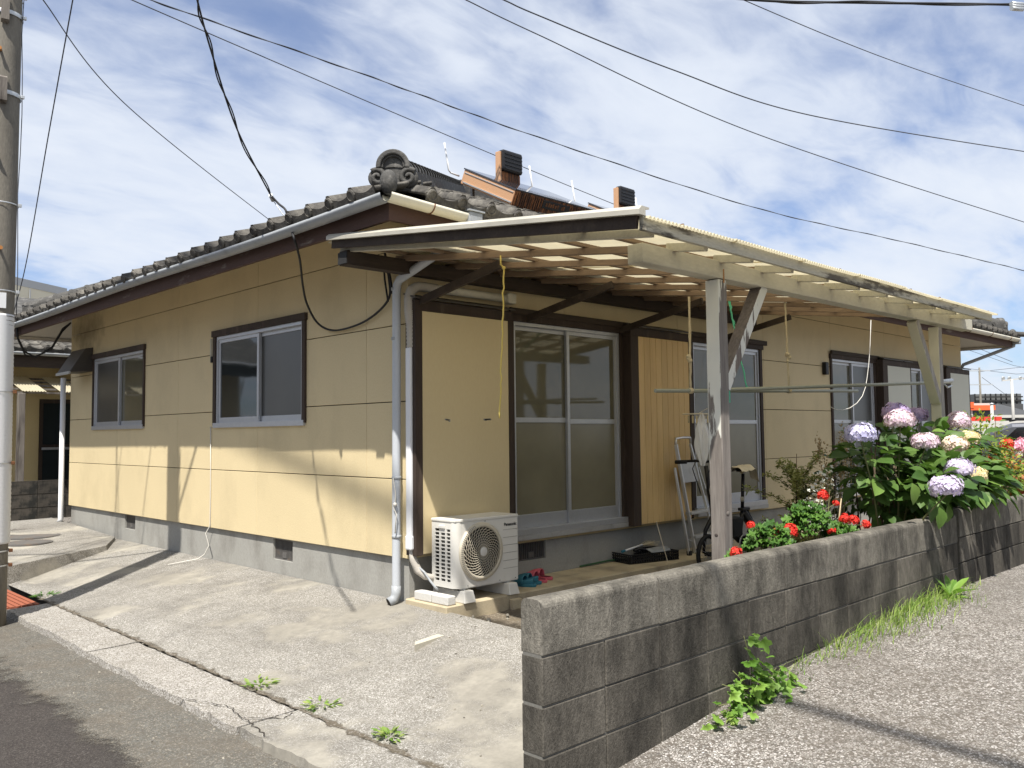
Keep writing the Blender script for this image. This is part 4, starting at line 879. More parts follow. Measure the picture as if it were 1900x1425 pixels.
tp = t.nodes.new('ShaderNodeBsdfTransparent'); ms = t.nodes.new('ShaderNodeMixShader'); ms.inputs[0].default_value = .45; t.links.new(tp.outputs[0], ms.inputs[2]); t.links.new(b.outputs[0], ms.inputs[1]); t.links.new(ms.outputs[0], t.nodes['Material Output'].inputs[0])
c = ony(1303, 815, -1.55); single('plastic_bag', bag(c, .075, .06, .19, 3), 'clear_plastic', 'crumpled clear plastic bag hanging under the peg hanger', 'plastic bag', base=c)

# ------------------------------------------------------------------ air conditioner
ax0, ax1, ay0, ay1, az0, az1 = .105, .755, -.43, -.155, -.195, .305
ac = thing('air_conditioner', 'white outdoor air conditioner unit with round fan grille beside shutter box', 'air conditioner', (.43, -.29, -.30))
AP = lambda name, mb, mt_, parent=None, bevel=0, seg=2: obj(name, mb, mt_, parent or ac, bevel=bevel, seg=seg)
AF = lambda u, d, z: Vector((u, ay0-d, z)); AS = lambda u, d, z: Vector((ax0-d, u, z))
ccx, ccz, cr = ax0+.255, (az0+az1)/2+.005, .198
# front with round opening
def holed_front():
    g = MB(); n = 48; P = []; hwx = cr+.006
    for k in range(n):
        t_ = 2*math.pi*k/n; c_, s_ = math.cos(t_), math.sin(t_); P.append((ccx+cr*c_, ay0, ccz+cr*s_))
    for k in range(n):
        t_ = 2*math.pi*k/n; c_, s_ = math.cos(t_), math.sin(t_); m_ = 1/max(abs(c_), abs(s_)); X = ccx+c_*m_*(ax1-ccx if c_ > 0 else ccx-ax0-.055); Z = ccz+s_*m_*(az1-.012-ccz if s_ > 0 else ccz-az0)
        P.append((X, ay0, Z))
    return g.add(P, [[k, n+k, n+(k+1) % n, (k+1) % n] for k in range(n)])
AP('front_panel', holed_front(), 'ac_white')
g = MB()   # rounded corner at the vented side and casing shell
P = []
for k in range(9):
    t_ = math.pi/2*k/8; x = ax0+.055-.055*math.sin(t_); y = ay0+.055-.055*math.cos(t_); P += [(x, y, az0), (x, y, az1-.012)]
g.add(P, [[2*k, 2*k+1, 2*k+3, 2*k+2] for k in range(8)], True); AP('corner_panel', g, 'ac_white')
holes = []
for r_i in range(14):
    for c_i, (a, b) in enumerate(((-.372, -.328), (-.312, -.260), (-.242, -.192))):
        if r_i == 0 and c_i == 1: continue
        z = az1-.085-r_i*.0285; holes.append((a, b, z, z+.0205))
s_ = cutsheet(AS, ay0+.055, ay1, az0, az1-.012, holes, .012); AP('side_panel', s_, 'ac_white')
AP('side_handle', MB().box((ax0-.012, -.315, az1-.062), (ax0-.0005, -.245, az1-.038)), 'ac_white', bevel=.004)
AP('coil_fins', MB().box((ax0+.02, ay0+.07, az0+.01), (ax0+.03, -.25, az1-.02)), 'fins'); AP('inner_shell', MB().box((ax0+.031, -.2, az0+.01), (ax1-.01, ay1-.01, az1-.02)), 'ac_inside')
AP('back_panel', MB().box((ax0+.03, ay1-.008, az0), (ax1, ay1, az1-.012)), 'ac_white'); AP('end_panel', MB().box((ax1-.008, ay0+.001, az0), (ax1, ay1-.009, az1-.012)), 'ac_white')
AP('base_pan', MB().box((ax0+.05, ay0+.004, az0-.008), (ax1-.002, ay1-.002, az0+.004)), 'ac_white')
AP('top_panel', MB().prism([(ax0-.006, ay0+.05, 0), (ax0+.008, ay0+.012, 0), (ax0+.05, ay0-.006, 0), (ax1+.005, ay0-.006, 0), (ax1+.005, ay1+.005, 0), (ax0-.006, ay1+.005, 0)], (0, 0, az1-.012), (0, 0, az1+.01)), 'ac_white', bevel=.006, seg=3)
AP('fan_well', MB().lathe((ccx, ay0+.005, ccz), [(cr-.002, -.002), (cr-.012, -.10), (.01, -.1)], 40, axis=(0, -1, 0), cap=False), 'ac_inside')
g = MB()
for k in range(3):
    a = 2*math.pi*k/3
    def fn(u, v, a=a): t_ = a+u*1.5; r = .035+(cr-.055)*v; return (ccx+r*math.cos(t_), ay0+.085-.05*u, ccz+r*math.sin(t_))
    g.grid(fn, 8, 4)
g.lathe((ccx, ay0+.09, ccz), [(.04, 0), (.04, .05), (.0, .06)], 16, axis=(0, -1, 0)); AP('fan', g, 'ac_inside')
gl = AP('grille_ring', MB().lathe((ccx, ay0, ccz), [(cr+.022, -.0005), (cr+.018, .016), (cr-.006, .022), (cr-.012, .018), (cr-.006, -.004)], 56, axis=(0, -1, 0), cap=False), 'ac_beige')
g = MB()
dome = lambda r: ay0-.014-.016*(1-(r/cr)**2)
for k in range(9):
    r = .038+k*.0183; g.tube([(ccx+r*math.cos(2*math.pi*i/40), dome(r), ccz+r*math.sin(2*math.pi*i/40)) for i in range(40)], .0015, 4, closed=True)
AP('grille_hoop', g, 'ac_beige', gl)
g = MB()
for k in range(30):
    a = 2*math.pi*k/30; pts = []
    for i in range(9): r = .03+(cr-.04)*i/8; t_ = a-1.05*(i/8)**1.3; pts.append((ccx+r*math.cos(t_), dome(r)-.002, ccz+r*math.sin(t_)))
    g.tube(pts, .0023, 4)
AP('grille_spoke', g, 'ac_beige', gl); AP('grille_hub', MB().lathe((ccx, dome(0)+.002, ccz), [(.034, -.004), (.034, .006), (.028, .009), (0, .010)], 24, axis=(0, -1, 0)), 'ac_white', gl)
g = MB()
for k in range(34): t_ = math.pi*.62+math.pi*.78*k/33; g.beam((ccx+(cr-.004)*math.cos(t_), ay0-.0215, ccz+(cr-.004)*math.sin(t_)), (ccx+(cr+.016)*math.cos(t_), ay0-.018, ccz+(cr+.016)*math.sin(t_)), .003, .003, up=(0, 1, 0))
AP('ring_groove', g, 'concrete_old', gl)
g = MB()
for k in range(6): g.box((ccx+.235, ay0-.0015, az1-.105-.06*k), (ax1-.004, ay0-.0003, az1-.103-.06*k))
AP('front_line', g, 'concrete_old')
g = MB()
for x, z in ((ax0+.3, az1-.02), (ax0+.12, az0+.012), (ax0+.45, az0+.012), (ax1-.03, az0+.012)): g.lathe((x, ay0, z), [(.004, 0), (.003, .003), (0, .003)], 8, axis=(0, -1, 0))
AP('screw', g, 'black')
cu = bpy.data.curves.new('lettering', 'FONT'); cu.body = 'Panasonic'; cu.size = .032; cu.extrude = .0006; cu.offset = .0008
tmp = bpy.data.objects.new('lettering', cu); col.objects.link(tmp); bpy.context.view_layer.update()
me = bpy.data.meshes.new_from_object(tmp.evaluated_get(bpy.context.evaluated_depsgraph_get())); bpy.data.objects.remove(tmp)
me.materials.clear(); me.materials.append(MATS['black']); xs = [v.co.x for v in me.vertices]; k_ = .135/(max(xs)-min(xs))
me.transform(Matrix.Translation(Vector((ax1-.15, ay0-.0012, az1-.075))-ac.location) @ Matrix.Rotation(math.pi/2, 4, 'X') @ Matrix.Scale(k_, 4))
o = bpy.data.objects.new('brand_lettering', me); col.objects.link(o); o.parent = ac
# resin mounting feet
for i, (x, y) in enumerate(((.20, -.29), (.66, -.29))):
    b0 = Vector((x, y, -.30)); g = MB(); hx, hy = .045, .18
    g.add([(x-hx-.012, y-hy-.02, -.30), (x+hx+.012, y-hy-.02, -.30), (x+hx+.012, y+hy+.02, -.30), (x-hx-.012, y+hy+.02, -.30), (x-hx, y-hy, -.213), (x+hx, y-hy, -.213), (x+hx, y+hy, -.213), (x-hx, y+hy, -.213)], [[3, 2, 1, 0], [4, 5, 6, 7], [0, 1, 5, 4], [1, 2, 6, 5], [2, 3, 7, 6], [3, 0, 4, 7]])
    root = thing('mounting_foot', 'pale resin foot under fan side of the air conditioner' if i == 0 else 'pale resin foot under plain end of the air conditioner', 'mounting foot', b0)
    obj('foot', g, 'ac_white', root, bevel=.006); obj('bolt', MB().lathe((x, y-.12, -.2128), [(.016, 0), (.016, .006), (.008, .006), (.008, .010)], 10), 'galv', root)
single('broken_brick', MB().box((.615, -.52, -.415), (.71, -.475, -.33)), 'slab', 'small broken concrete piece at edge of paved step under air conditioner', 'concrete piece', base=Vector((.66, -.5, -.415)), bevel=.006)
for i, (a, b, rz_b) in enumerate((((.005, -.26), (.085, -.06), .03), ((.005, -.455), (.085, -.268), -.04))):
    g = MB().box((a[0], a[1], -.299), (b[0], b[1], -.233)); single('concrete_brick', g, 'white_block', 'white concrete brick at step corner, ' + ('nearer the house wall' if i == 0 else 'nearer the step front edge'), 'brick', base=Vector((a[0], a[1], -.299)), bevel=.008)
# pipe cover and insulated pipe
pcv = thing('pipe_cover', 'white pipe duct with ribbed beige elbow running down beside shutter box', 'pipe duct', (-.0, -.05, .1))
obj('cover', MB().box((-.043, -.085, .115), (.036, -.02, 1.625)), 'pvc_white', pcv, bevel=.012); obj('cover_seam', MB().box((.012, -.0865, .19), (.0145, -.0852, 1.6)), 'gutter_grey', pcv); obj('end_sleeve', MB().box((-.05, -.092, .075), (.043, -.018, .185)), 'pvc_white', pcv, bevel=.012)
fl = [(-.005, -.055, 1.62), (-.01, -.055, 1.80), (-.028, -.055, 1.90), (-.03, -.055, 2.0), (-.01, -.058, 2.07), (.05, -.06, 2.105), (.14, -.06, 2.11), (.25, -.06, 2.108)]
rib = []; rr_ = []
for i in range(len(fl)-1):
    for k in range(12): rib.append(Vector(fl[i]).lerp(Vector(fl[i+1]), k/12)); rr_.append(.040 if k % 2 else .035)
obj('ribbed_elbow', MB().tube(rib, rr_, 14), 'hose_beige', pcv)
obj('top_duct', MB().tube([(.2, -.06, 2.108), (1.02, -.06, 2.11)], .036, 14), 'gutter_cream', pcv); obj('duct_end', MB().box((1.0, -.105, 2.065), (1.10, -.015, 2.155)), 'gutter_cream', pcv, bevel=.012)
hp = [(-.005, -.055, .09), (.0, -.06, .0), (.02, -.09, -.08), (.06, -.13, -.125), (.10, -.16, -.135), (.16, -.165, -.135)]
ho = thing('insulated_pipe', 'taped beige pipe curving from white duct into the air conditioner', 'pipe', (.0, -.06, -.13))
obj('pipe', MB().tube(hp, [.028, .030, .031, .027, .024, .023], 12), 'hose_beige', ho); obj('drain_hose', MB().tube([(.02, -.11, -.06), (.035, -.15, -.09), (.05, -.2, -.15), (.065, -.235, -.19), (.085, -.25, -.215)], .009, 8), 'gutter_grey', ho)

# ------------------------------------------------------------------ shoes and crate
def clog(c, yaw, mt_, label, closed):
    root = thing('clog', label, 'shoe', c, rz=yaw); L, W = .235, .092
    def outl(t_, k=1.0): return Vector((W/2*k*math.cos(t_)*(1+.12*math.sin(t_)), L/2*k*math.sin(t_), 0))
    n = 22; P = []
    for z, k in ((0, .96), (.012, 1.0), (.026, .98)):
        for i in range(n): q = outl(2*math.pi*i/n, k); P.append((q.x, q.y, z))
    obj('sole', MB().add(P, [[j*n+i, j*n+(i+1) % n, (j+1)*n+(i+1) % n, (j+1)*n+i] for j in range(2) for i in range(n)]+[list(range(n))[::-1], [2*n+i for i in range(n)]]), mt_, root, local=True)
    def up(a, b):   # vamp over the toes
        t_ = math.pi*a; y = L/2*(-.10+1.06*b); w_ = W/2*math.sqrt(max(.02, 1-(max(0, y)/(L/2))**2)); h = .062*(1-.55*b**2)
        return (w_*math.cos(t_), y, .022+h*math.sin(t_)*(1 if b < .97 else .4))
    obj('upper', MB().grid(up, 12, 8), mt_, root, local=True).modifiers.new('solid', 'SOLIDIFY').thickness = .006
    if closed:
        def hl(a, b): t_ = math.pi*(1+a); return (W/2*.98*math.cos(t_), L/2*(.12+.85*(math.sin(t_))), .022+.045*b*(.6-.4*math.sin(t_)))
        obj('heel', MB().grid(hl, 14, 3), mt_, root, local=True).modifiers.new('solid', 'SOLIDIFY').thickness = .006
    obj('footbed', MB().add([(outl(2*math.pi*i/n, .88).x, outl(2*math.pi*i/n, .88).y, .0275) for i in range(n)], [list(range(n))]), 'inner_shoe' if not closed else mt_, root, local=True)
    g = MB()
    for i in range(4):
        for j in range(3): a, b = .25+.5*j/2, .28+.15*i; p = Vector(up(a, b)); p.z += .0035; g.ball(p, .004, 6, 4)
    obj('vent_hole', g, 'inner_shoe' if not closed else 'black', root, local=True)
sp = [((.97, -.28, -.299), 200, 'blue_foam', 'blue foam clog standing against the air conditioner foot', True), ((1.075, -.235, -.299), 205, 'blue_foam', 'blue foam clog next to the pink slippers', True), ((1.185, -.205, -.299), 196, 'pink_foam', 'pink foam slipper next to the blue clogs', False), ((1.305, -.15, -.299), 200, 'pink_foam', 'pink foam slipper at far end of the shoe row', False)]
for c, yw, mm_, lb, cl in sp: clog(c, R(yw-185), mm_, lb, cl)
cx, cy = 2.78, -.13; crate = thing('crate', 'low black plastic crate on paved step holding cleaning tools', 'crate', (cx, cy, -.299), rz=R(-14)); g = MB(); W, D, H = .60, .36, .085
g.box((-W/2, -D/2, 0), (W/2, D/2, .008)); obj('base', g, 'black', crate, local=True)
for s_, nm in ((0, 'side'), (1, 'side')):
    y = -D/2 if s_ == 0 else D/2; g = MB()
    for z in (.0, .03, .055, .078): g.box((-W/2, y-.006, z), (W/2, y+.006, z+.012))
    for k in range(21): x = -W/2+.006+k*(W-.012)/20; g.box((x-.004, y-.0055, .006), (x+.004, y+.0055, .08))
    obj(nm, g, 'black', crate, local=True)
for s_ in (-1, 1):
    x = s_*W/2; g = MB()
    for z in (.0, .03, .055, .078): g.box((x-.006, -D/2+.007, z), (x+.006, D/2-.007, z+.012))
    for k in range(12): y = -D/2+.02+k*(D-.04)/11; g.box((x-.0055, y-.004, .006), (x+.0055, y+.004, .08))
    obj('side', g, 'black', crate, local=True)
g = MB(); r = random.Random(8)
def pan(a, b): x = .02+.26*a; y = -.1+.2*b; return (x, y, .06+.03*math.sin(math.pi*b)+.012*a)
dp = thing('dustpan', 'grey dustpan lying in the black crate', 'dustpan', (cx+.02, cy, -.29), rz=R(-10)); obj('scoop', MB().grid(pan, 8, 8), 'gutter_grey', dp, local=True).modifiers.new('s', 'SOLIDIFY').thickness = .004; obj('handle', MB().tube([(.03, 0, .08), (-.06, .0, .1), (-.14, -.01, .09)], .014, 8), 'black', dp, local=True)
bb = Vector((cx-.30, cy-.02, -.185)); br = thing('hand_broom', 'white handled broom lying across top of the black crate', 'broom', bb)
obj('handle', MB().tube([bb+Vector((0, .02, .0)), bb+Vector((.36, .07, .02))], .010, 8), 'pvc_white', br); obj('grip', MB().tube([bb+Vector((-.03, .016, -.002)), bb+Vector((.015, .022, .001))], .0135, 8), 'blue_foam', br)
g = MB()
for k in range(90): p = bb+Vector((.36+r.uniform(-.02, .02), .07+r.uniform(-.03, .03), .02)); g.tube([p, p+Vector((.16+r.uniform(-.03, .05), .02+r.uniform(-.07, .05), -.01+r.uniform(-.02, .03)))], .002, 3, cap=False)
obj('bristles', g, 'towel', br)
single('garden_stake', MB().tube([(1.98, -.01, -.285), (2.4, .0, -.28), (2.62, -.02, -.285)], .009, 7), 'green_dark', 'thin dark green stake lying along the foundation beside the crate', 'stake')
p = ony(1132, 1081, -.62); single('bottle_cap', MB().lathe((p.x, p.y, -.40), [(.018, 0), (.02, .02), (.012, .035), (.0, .037)], 12), 'green_plastic', 'small green plastic cap on the soil behind the block wall', 'cap')

# ------------------------------------------------------------------ stepladder
lad = thing('stepladder', 'aluminium stepladder with hoop handle folded open beside planked shutter box', 'stepladder', (3.35, -.32, -.30))
# front frame leans back: feet towards -x side, seen side-on along the wall
fb, ft = ony(1290, 1020, -.26), ony(1254, 816, -.22); fb2, ft2 = ony(1330, 1004, -.20), ony(1280, 814, -.18)
for q in (fb, fb2): q.z = -.295
mid1, mid2 = fb.lerp(ft, .64), fb2.lerp(ft2, .64)
g = MB().beam(fb, ft-Vector((0, 0, .05)), .03, .05, up=(1, .4, 0)); obj('rail', g, 'steel', lad, bevel=.003); g = MB().beam(fb2, ft2-Vector((0, 0, .05)), .022, .05, up=(1, .4, 0)); obj('rail', g, 'steel', lad, bevel=.003)
hoop = [ft-Vector((0, 0, .06)), ft-Vector((.003, 0, .02)), ft+Vector((.02, .015, .012)), ft.lerp(ft2, .5)+Vector((0, 0, .018)), ft2+Vector((-.02, -.015, .012)), ft2-Vector((-.004, 0, .02)), ft2-Vector((-.012, 0, .06))]
obj('hoop_handle', MB().tube(hoop, .013, 8), 'steel', lad)
for k, t_ in enumerate((.14, .35, .62)):
    a, b = fb.lerp(ft, t_), fb2.lerp(ft2, t_)
    if k < 2: g = MB().beam(a, b, .075, .028); obj('step', g, 'alu_dull', lad, bevel=.003)
    else: 
        dn = Vector((.045, .02, -.0)); u_ = (ft-fb).normalized()
        g = MB().add([a+dn*.3, b+dn*.3, b+u_*.22+dn*.3, a+u_*.22+dn*.3, a-dn*.3, b-dn*.3, b+u_*.22-dn*.3, a+u_*.22-dn*.3], [[0, 1, 2, 3], [7, 6, 5, 4], [0, 4, 5, 1], [2, 6, 7, 3], [0, 3, 7, 4], [1, 5, 6, 2]]); obj('platform', g, 'alu_sill', lad)
rb, rt = ony(1279, 1024, -.30), ony(1252, 868, -.24); rb.z = -.295; obj('rear_leg', MB().beam(rb, rt, .02, .04, up=(1, .4, 0)), 'steel', lad, bevel=.003); rb2, rt2 = ony(1342, 1000, -.16), ony(1296, 868, -.15); rb2.z = -.295; obj('rear_leg', MB().beam(rb2, rt2, .02, .04, up=(1, .4, 0)), 'alu_dull', lad, bevel=.003)
obj('stay', MB().tube([fb.lerp(ft, .1), rb.lerp(rt, .18)], .005, 5).tube([fb2.lerp(ft2, .12), rb2.lerp(rt2, .25)], .006, 5), 'galv', lad)
for p in (fb, fb2, rb, rb2): obj('rubber_foot', MB().box(p+Vector((-.022, -.018, -.005)), p+Vector((.022, .018, .04))), 'rubber_black', lad)

# ------------------------------------------------------------------ folding bicycle
bk = thing('folding_bicycle', 'black folding bicycle with small wheels parked beside the stepladder', 'bicycle', (3.45, -.72, -.405))
YB = -.72; B = lambda x, z, y=0: Vector((x, YB+y, z))
rw, fw, wr = B(3.93, -.215), B(3.02, -.215), .185
BP = lambda n, mb, mt_, par=None, bv=0: obj(n, mb, mt_, par or bk, bevel=bv)
for c in (rw, fw):
    ring = lambda r: [c+Vector((r*math.cos(2*math.pi*i/32), 0, r*math.sin(2*math.pi*i/32))) for i in range(32)]
    wh = BP('wheel', MB().tube(ring(wr-.03), .009, 6, closed=True).lathe(c-Vector((0, .03, 0)), [(.022, 0), (.022, .06)], 12, axis=(0, 1, 0)), 'black_matte'); BP('tyre', MB().tube(ring(wr-.018), .021, 8, closed=True), 'rubber_black', wh)
    g = MB()
    for i in range(16): t_ = 2*math.pi*i/16; g.tube([c, c+Vector(((wr-.03)*math.cos(t_), .0, (wr-.03)*math.sin(t_)))], .0018, 3)
    BP('spoke', g, 'galv', wh)
bb_ = B(3.58, -.16); st_ = B(3.66, .16); 
BP('frame', MB().tube([B(3.12, .14), B(3.4, -.02), bb_+Vector((.0, 0, .02)), B(3.75, -.17), rw+Vector((0, .05, 0))], [.028, .03, .028, .018, .014], 10).tube([B(3.74, .14), B(3.86, .0), rw+Vector((0, -.05, 0))], [.024, .022, .016], 8).tube([bb_, B(3.63, .02), st_], .02, 8).tube([B(3.12, .14), B(3.06, 0, .05), fw+Vector((0, .05, 0))], [.024, .02, .014], 8).tube([B(3.12, .14), B(3.06, 0, -.05), fw+Vector((0, -.05, 0))], [.024, .02, .014], 8), 'black')
BP('battery_pack', MB().box(B(3.40, -.10, -.05), B(3.58, .10, .05)), 'black_matte', bv=.015); BP('motor_cover', MB().beam(B(3.66, .14), B(3.90, -.08), .075, .06, up=(0, 1, 0)), 'black', bv=.015)
BP('chainring', MB().lathe(bb_+Vector((0, -.06, 0)), [(.085, 0), (.085, .006), (.07, .006), (.07, 0)], 28, axis=(0, 1, 0)), 'galv')
BP('crank', MB().tube([bb_+Vector((0, -.07, 0)), bb_+Vector((.10, -.075, .10))], .010, 6).tube([bb_+Vector((0, .07, 0)), bb_+Vector((-.1, .075, -.10))], .010, 6), 'alu_dull'); BP('pedal', MB().box(bb_+Vector((.04, -.15, .085)), bb_+Vector((.17, -.075, .115))), 'black', bv=.006)
BP('mudguard', MB().grid(lambda a, b: rw+Vector(((wr+.02)*math.cos(.3+2.1*a), -.03+.06*b, (wr+.02)*math.sin(.3+2.1*a))), 14, 2), 'black')
BP('seat_post', MB().tube([st_, B(3.69, .52)], .017, 10), 'black'); BP('post_label', MB().lathe(B(3.665, .24), [(.0182, 0), (.0182, .05)], 10), 'concrete_pale'); BP('clamp', MB().box(B(3.62, .15, -.03), B(3.76, .18, .03)), 'black', bv=.006)
BP('saddle', MB().grid(lambda a, b: B(3.52+.27*a, .545+.035*math.sin(math.pi*b)+.03*a*a, (-.5+b)*(.06+.12*a**1.2)), 12, 8), 'black')
BP('handlebar_stem', MB().tube([B(3.12, .12), B(3.02, .62)], .02, 10), 'black'); BP('handlebar', MB().tube([B(2.96, .66, -.28), B(3.0, .67, -.1), B(3.02, .66, 0), B(3.0, .67, .1), B(2.96, .66, .26)], .013, 8), 'black')
for s_ in (-1, 1): BP('grip', MB().tube([B(2.945, .66, s_*.17-.0), B(2.935, .655, s_*.29)], .019, 8), 'rubber_black')
BP('brake_cable', MB().tube([B(2.97, .66, -.12), B(2.90, .56, -.1), B(2.96, .40, -.04), B(3.06, .3, 0)], .005, 5).tube([B(2.97, .66, .08), B(2.88, .6, .06), B(2.95, .36, .02)], .005, 5), 'cable')
BP('stand', MB().tube([B(3.62, -.2, -.05), B(3.55, -.4, -.17)], .008, 6), 'black')
tw = MB()
def drape(a, b):
    y = -.105+.21*b; e = abs(y)/.105; sag_ = .09*max(0, e-.45)**1.2; x = 3.50+.33*a; hang = .16*max(0, a-.80)/.2*(b < .5 and 1 or .5)
    return B(x+.01*math.sin(9*b), .592+.03*a*a-sag_-hang+.004*math.sin(20*a+13*b), y)
single('towel', MB().grid(drape, 22, 18), 'towel', 'beige towel draped over the bicycle saddle', 'towel')
c = B(2.98, .36, -.14); single('plastic_bag', bag(c, .10, .07, .12, 12, .55), 'bag_white', 'pale plastic bag tied over basket hook of the bicycle', 'plastic bag', base=c)

# ------------------------------------------------------------------ block wall
bw = thing('block_wall', 'weathered dark concrete block wall with rounded top along the alley', 'block wall', (-1.53, -2.81, -.6))
YA, YBk = -2.87, -2.75; wz = [-.75, -.55, -.35, -.15, .05, .275]
def block_mesh(name, L, H, T, cap):
    bm = bmesh.new(); bmesh.ops.create_cube(bm, size=1); bmesh.ops.scale(bm, vec=(L, T, H), verts=bm.verts); bmesh.ops.translate(bm, vec=(L/2, T/2, H/2), verts=bm.verts)
    if cap: bmesh.ops.bevel(bm, geom=[e for e in bm.edges if all(v.co.z > H-.001 for v in e.verts) and abs(e.verts[0].co.x-e.verts[1].co.x) > .1], offset=.032, segments=4, affect='EDGES', profile=.5)
    bmesh.ops.bevel(bm, geom=[e for e in bm.edges if not (cap and max(v.co.z for v in e.verts) > H-.04)], offset=.004, segments=1, affect='EDGES')
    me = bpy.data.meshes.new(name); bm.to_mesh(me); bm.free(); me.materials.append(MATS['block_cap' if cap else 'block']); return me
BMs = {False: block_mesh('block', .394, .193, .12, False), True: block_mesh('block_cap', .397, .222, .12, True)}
r = random.Random(31)
for i in range(30):
    x = -1.53+.4*i; up = .035 if x > 3.1 else 0
    for j in range(5):
        cap = j == 4
        if wz[j]+.2 < alley_z(x)-.08 and wz[j]+.2 < -.42: continue
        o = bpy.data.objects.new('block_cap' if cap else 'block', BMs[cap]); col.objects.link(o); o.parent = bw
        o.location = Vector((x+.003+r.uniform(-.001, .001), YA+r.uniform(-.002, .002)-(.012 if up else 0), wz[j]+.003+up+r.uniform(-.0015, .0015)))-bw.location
obj('mortar', MB().box((-1.526, YA+.008, -.8), (10.46, YBk-.008, .2)), 'mortar', bw)
g = MB().box((-1.5335, -2.85, -.62), (-1.5305, -2.77, .12)); 
# ------------------------------------------------------------------ utility pole
PX, PY = -2.16, 2.93
pole = thing('utility_pole', 'tall concrete utility pole with white ribbed sleeve at the kerb', 'utility pole', (PX, PY, -.62))
UP = lambda n, mb, mt_, par=None, bv=0: obj(n, mb, mt_, par or pole, bevel=bv)
pr_ = lambda z: .152-(z+.6)*.0028
pc = lambda z: (PX+.71*.0068*(z+.6), PY-.70*.0068*(z+.6))
UP('shaft', MB().tube([(*pc(-.62+.5*k), -.62+.5*k) for k in range(22)], [pr_(-.62+.5*k) for k in range(22)], 32), 'pole_concrete')
rz1 = [(pr_(.1+.018*k)+.006+(.003 if k % 2 else 0), .018*k) for k in range(0, 108)]; UP('sleeve', MB().lathe((*pc(1.0), .08), rz1, 32), 'pole_sleeve')
for z, dbl in ((3.9, 1), (4.6, 1), (4.78, 0), (2.95, 0), (1.35, 2), (.75, 2), (.02, 2), (-.1, 2), (2.2, 0), (5.35, 1)):
    h = .035 if dbl == 1 else .012; b = UP('band', MB().lathe((*pc(z), z-h/2), [(pr_(z)+.011, 0), (pr_(z)+.0125, h*.2), (pr_(z)+.0125, h*.8), (pr_(z)+.011, h)], 32, cap=False), 'galv')
    a = R(-35); p = Vector((pc(z)[0]+(pr_(z)+.03)*math.cos(a), pc(z)[1]+(pr_(z)+.03)*math.sin(a), z)); UP('band_bolt', MB().box(p-Vector((.014, .012, .014)), p+Vector((.014, .012, .014))), 'galv' if dbl != 2 else 'rust', b, .003)
    if dbl == 1:
        a = R(-100); q = Vector((pc(z)[0]+(pr_(z)+.03)*math.cos(a), pc(z)[1]+(pr_(z)+.03)*math.sin(a), z)); d_ = Vector((math.cos(a), math.sin(a), 0)); s_ = Vector((-d_.y, d_.x, 0))
        UP('bracket', MB().add([q+s_*.03-d_*.02+Vector((0, 0, -.11)), q-s_*.03-d_*.02+Vector((0, 0, -.11)), q-s_*.03+d_*.02+Vector((0, 0, -.09)), q+s_*.03+d_*.02+Vector((0, 0, -.09)), q+s_*.03-d_*.02+Vector((0, 0, .13)), q-s_*.03-d_*.02+Vector((0, 0, .13)), q-s_*.03+d_*.035+Vector((0, 0, .10)), q+s_*.03+d_*.035+Vector((0, 0, .10))], [[3, 2, 1, 0], [4, 5, 6, 7], [0, 1, 5, 4], [1, 2, 6, 5], [2, 3, 7, 6], [3, 0, 4, 7]]), 'wood_grey', b)
for k, z in enumerate((3.35, 2.55, 4.25, 5.0, 5.8)):
    a = R(-110 if k % 2 == 0 else -95); d_ = Vector((math.cos(a), math.sin(a), .0)); p = Vector((*pc(z), z))+d_*(pr_(z)-.005); UP('step_bolt', MB().tube([p, p+d_*.05], .012, 8).lathe(p+d_*.05, [(.017, 0), (.017, .012)], 8, axis=d_), 'rust_orange')
UP('number_plate', MB().box((PX-.04, PY-pr_(2.2)-.02, 2.05), (PX+.06, PY-pr_(2.2)+.02, 2.18)), 'pole_sleeve')
w0 = [Vector((pc(z)[0]+(pr_(z)+.012+.02*abs(math.sin(z*2.1)))*math.cos(R(-38)), pc(z)[1]+(pr_(z)+.012+.02*abs(math.sin(z*2.1)))*math.sin(R(-38)), z)) for z in [2.0+.35*k for k in range(22)]]
UP('earth_wire', MB().tube(w0, .004, 5), 'cable_far')

# ------------------------------------------------------------------ overhead cables
def cable(pts, r, label, mt_='cable_far', twist=0, n=40, group=None, ext=8):
    """pts: (x,y,distance) sights; smooth curve through the world points"""
    W = [atd(*p) if not isinstance(p, Vector) else p for p in pts]; out_ = []
    for i in range(len(W)-1):
        p0, p1, p2, p3 = W[max(0, i-1)], W[i], W[i+1], W[min(len(W)-1, i+2)]
        for k in range(n):
            t_ = k/n; out_.append(.5*((2*p1)+(p2-p0)*t_+(2*p0-5*p1+4*p2-p3)*t_*t_+(3*p1-p0-3*p2+p3)*t_**3))
    out_.append(W[-1])
    if not isinstance(pts[0], Vector): e_ = (out_[0]-out_[3]).normalized(); out_ = [out_[0]+e_*(ext*k/4) for k in range(4, 0, -1)]+out_
    if not isinstance(pts[-1], Vector): e_ = (out_[-1]-out_[-4]).normalized(); out_ += [out_[-1]+e_*(ext*k/4) for k in range(1, 5)]
    root = MB().tube(out_, r, 6)
    if twist:
        q = [p+Vector((math.cos(i*twist)*r*1.9, math.sin(i*twist)*r*1.9, math.cos(i*twist)*r*1.5)) for i, p in enumerate(out_)]; root.tube(q, r*.8, 5)
    return single('overhead_cable', root, mt_, label, 'cable', group, base=W[0])
cable([(60, -40, 9), (80, 0, 9), (240, 200, 12), (505, 412, 17), (560, 450, 19)], .007, 'thin cable dropping from the sky behind the street side roof edge')
cable([(150, -80, 8), (135, 0, 8.4), (90, 250, 10), (46, 500, 12), Vector((-.70, 8.55, 2.35))], .0065, 'thin cable running steeply down beside the utility pole')
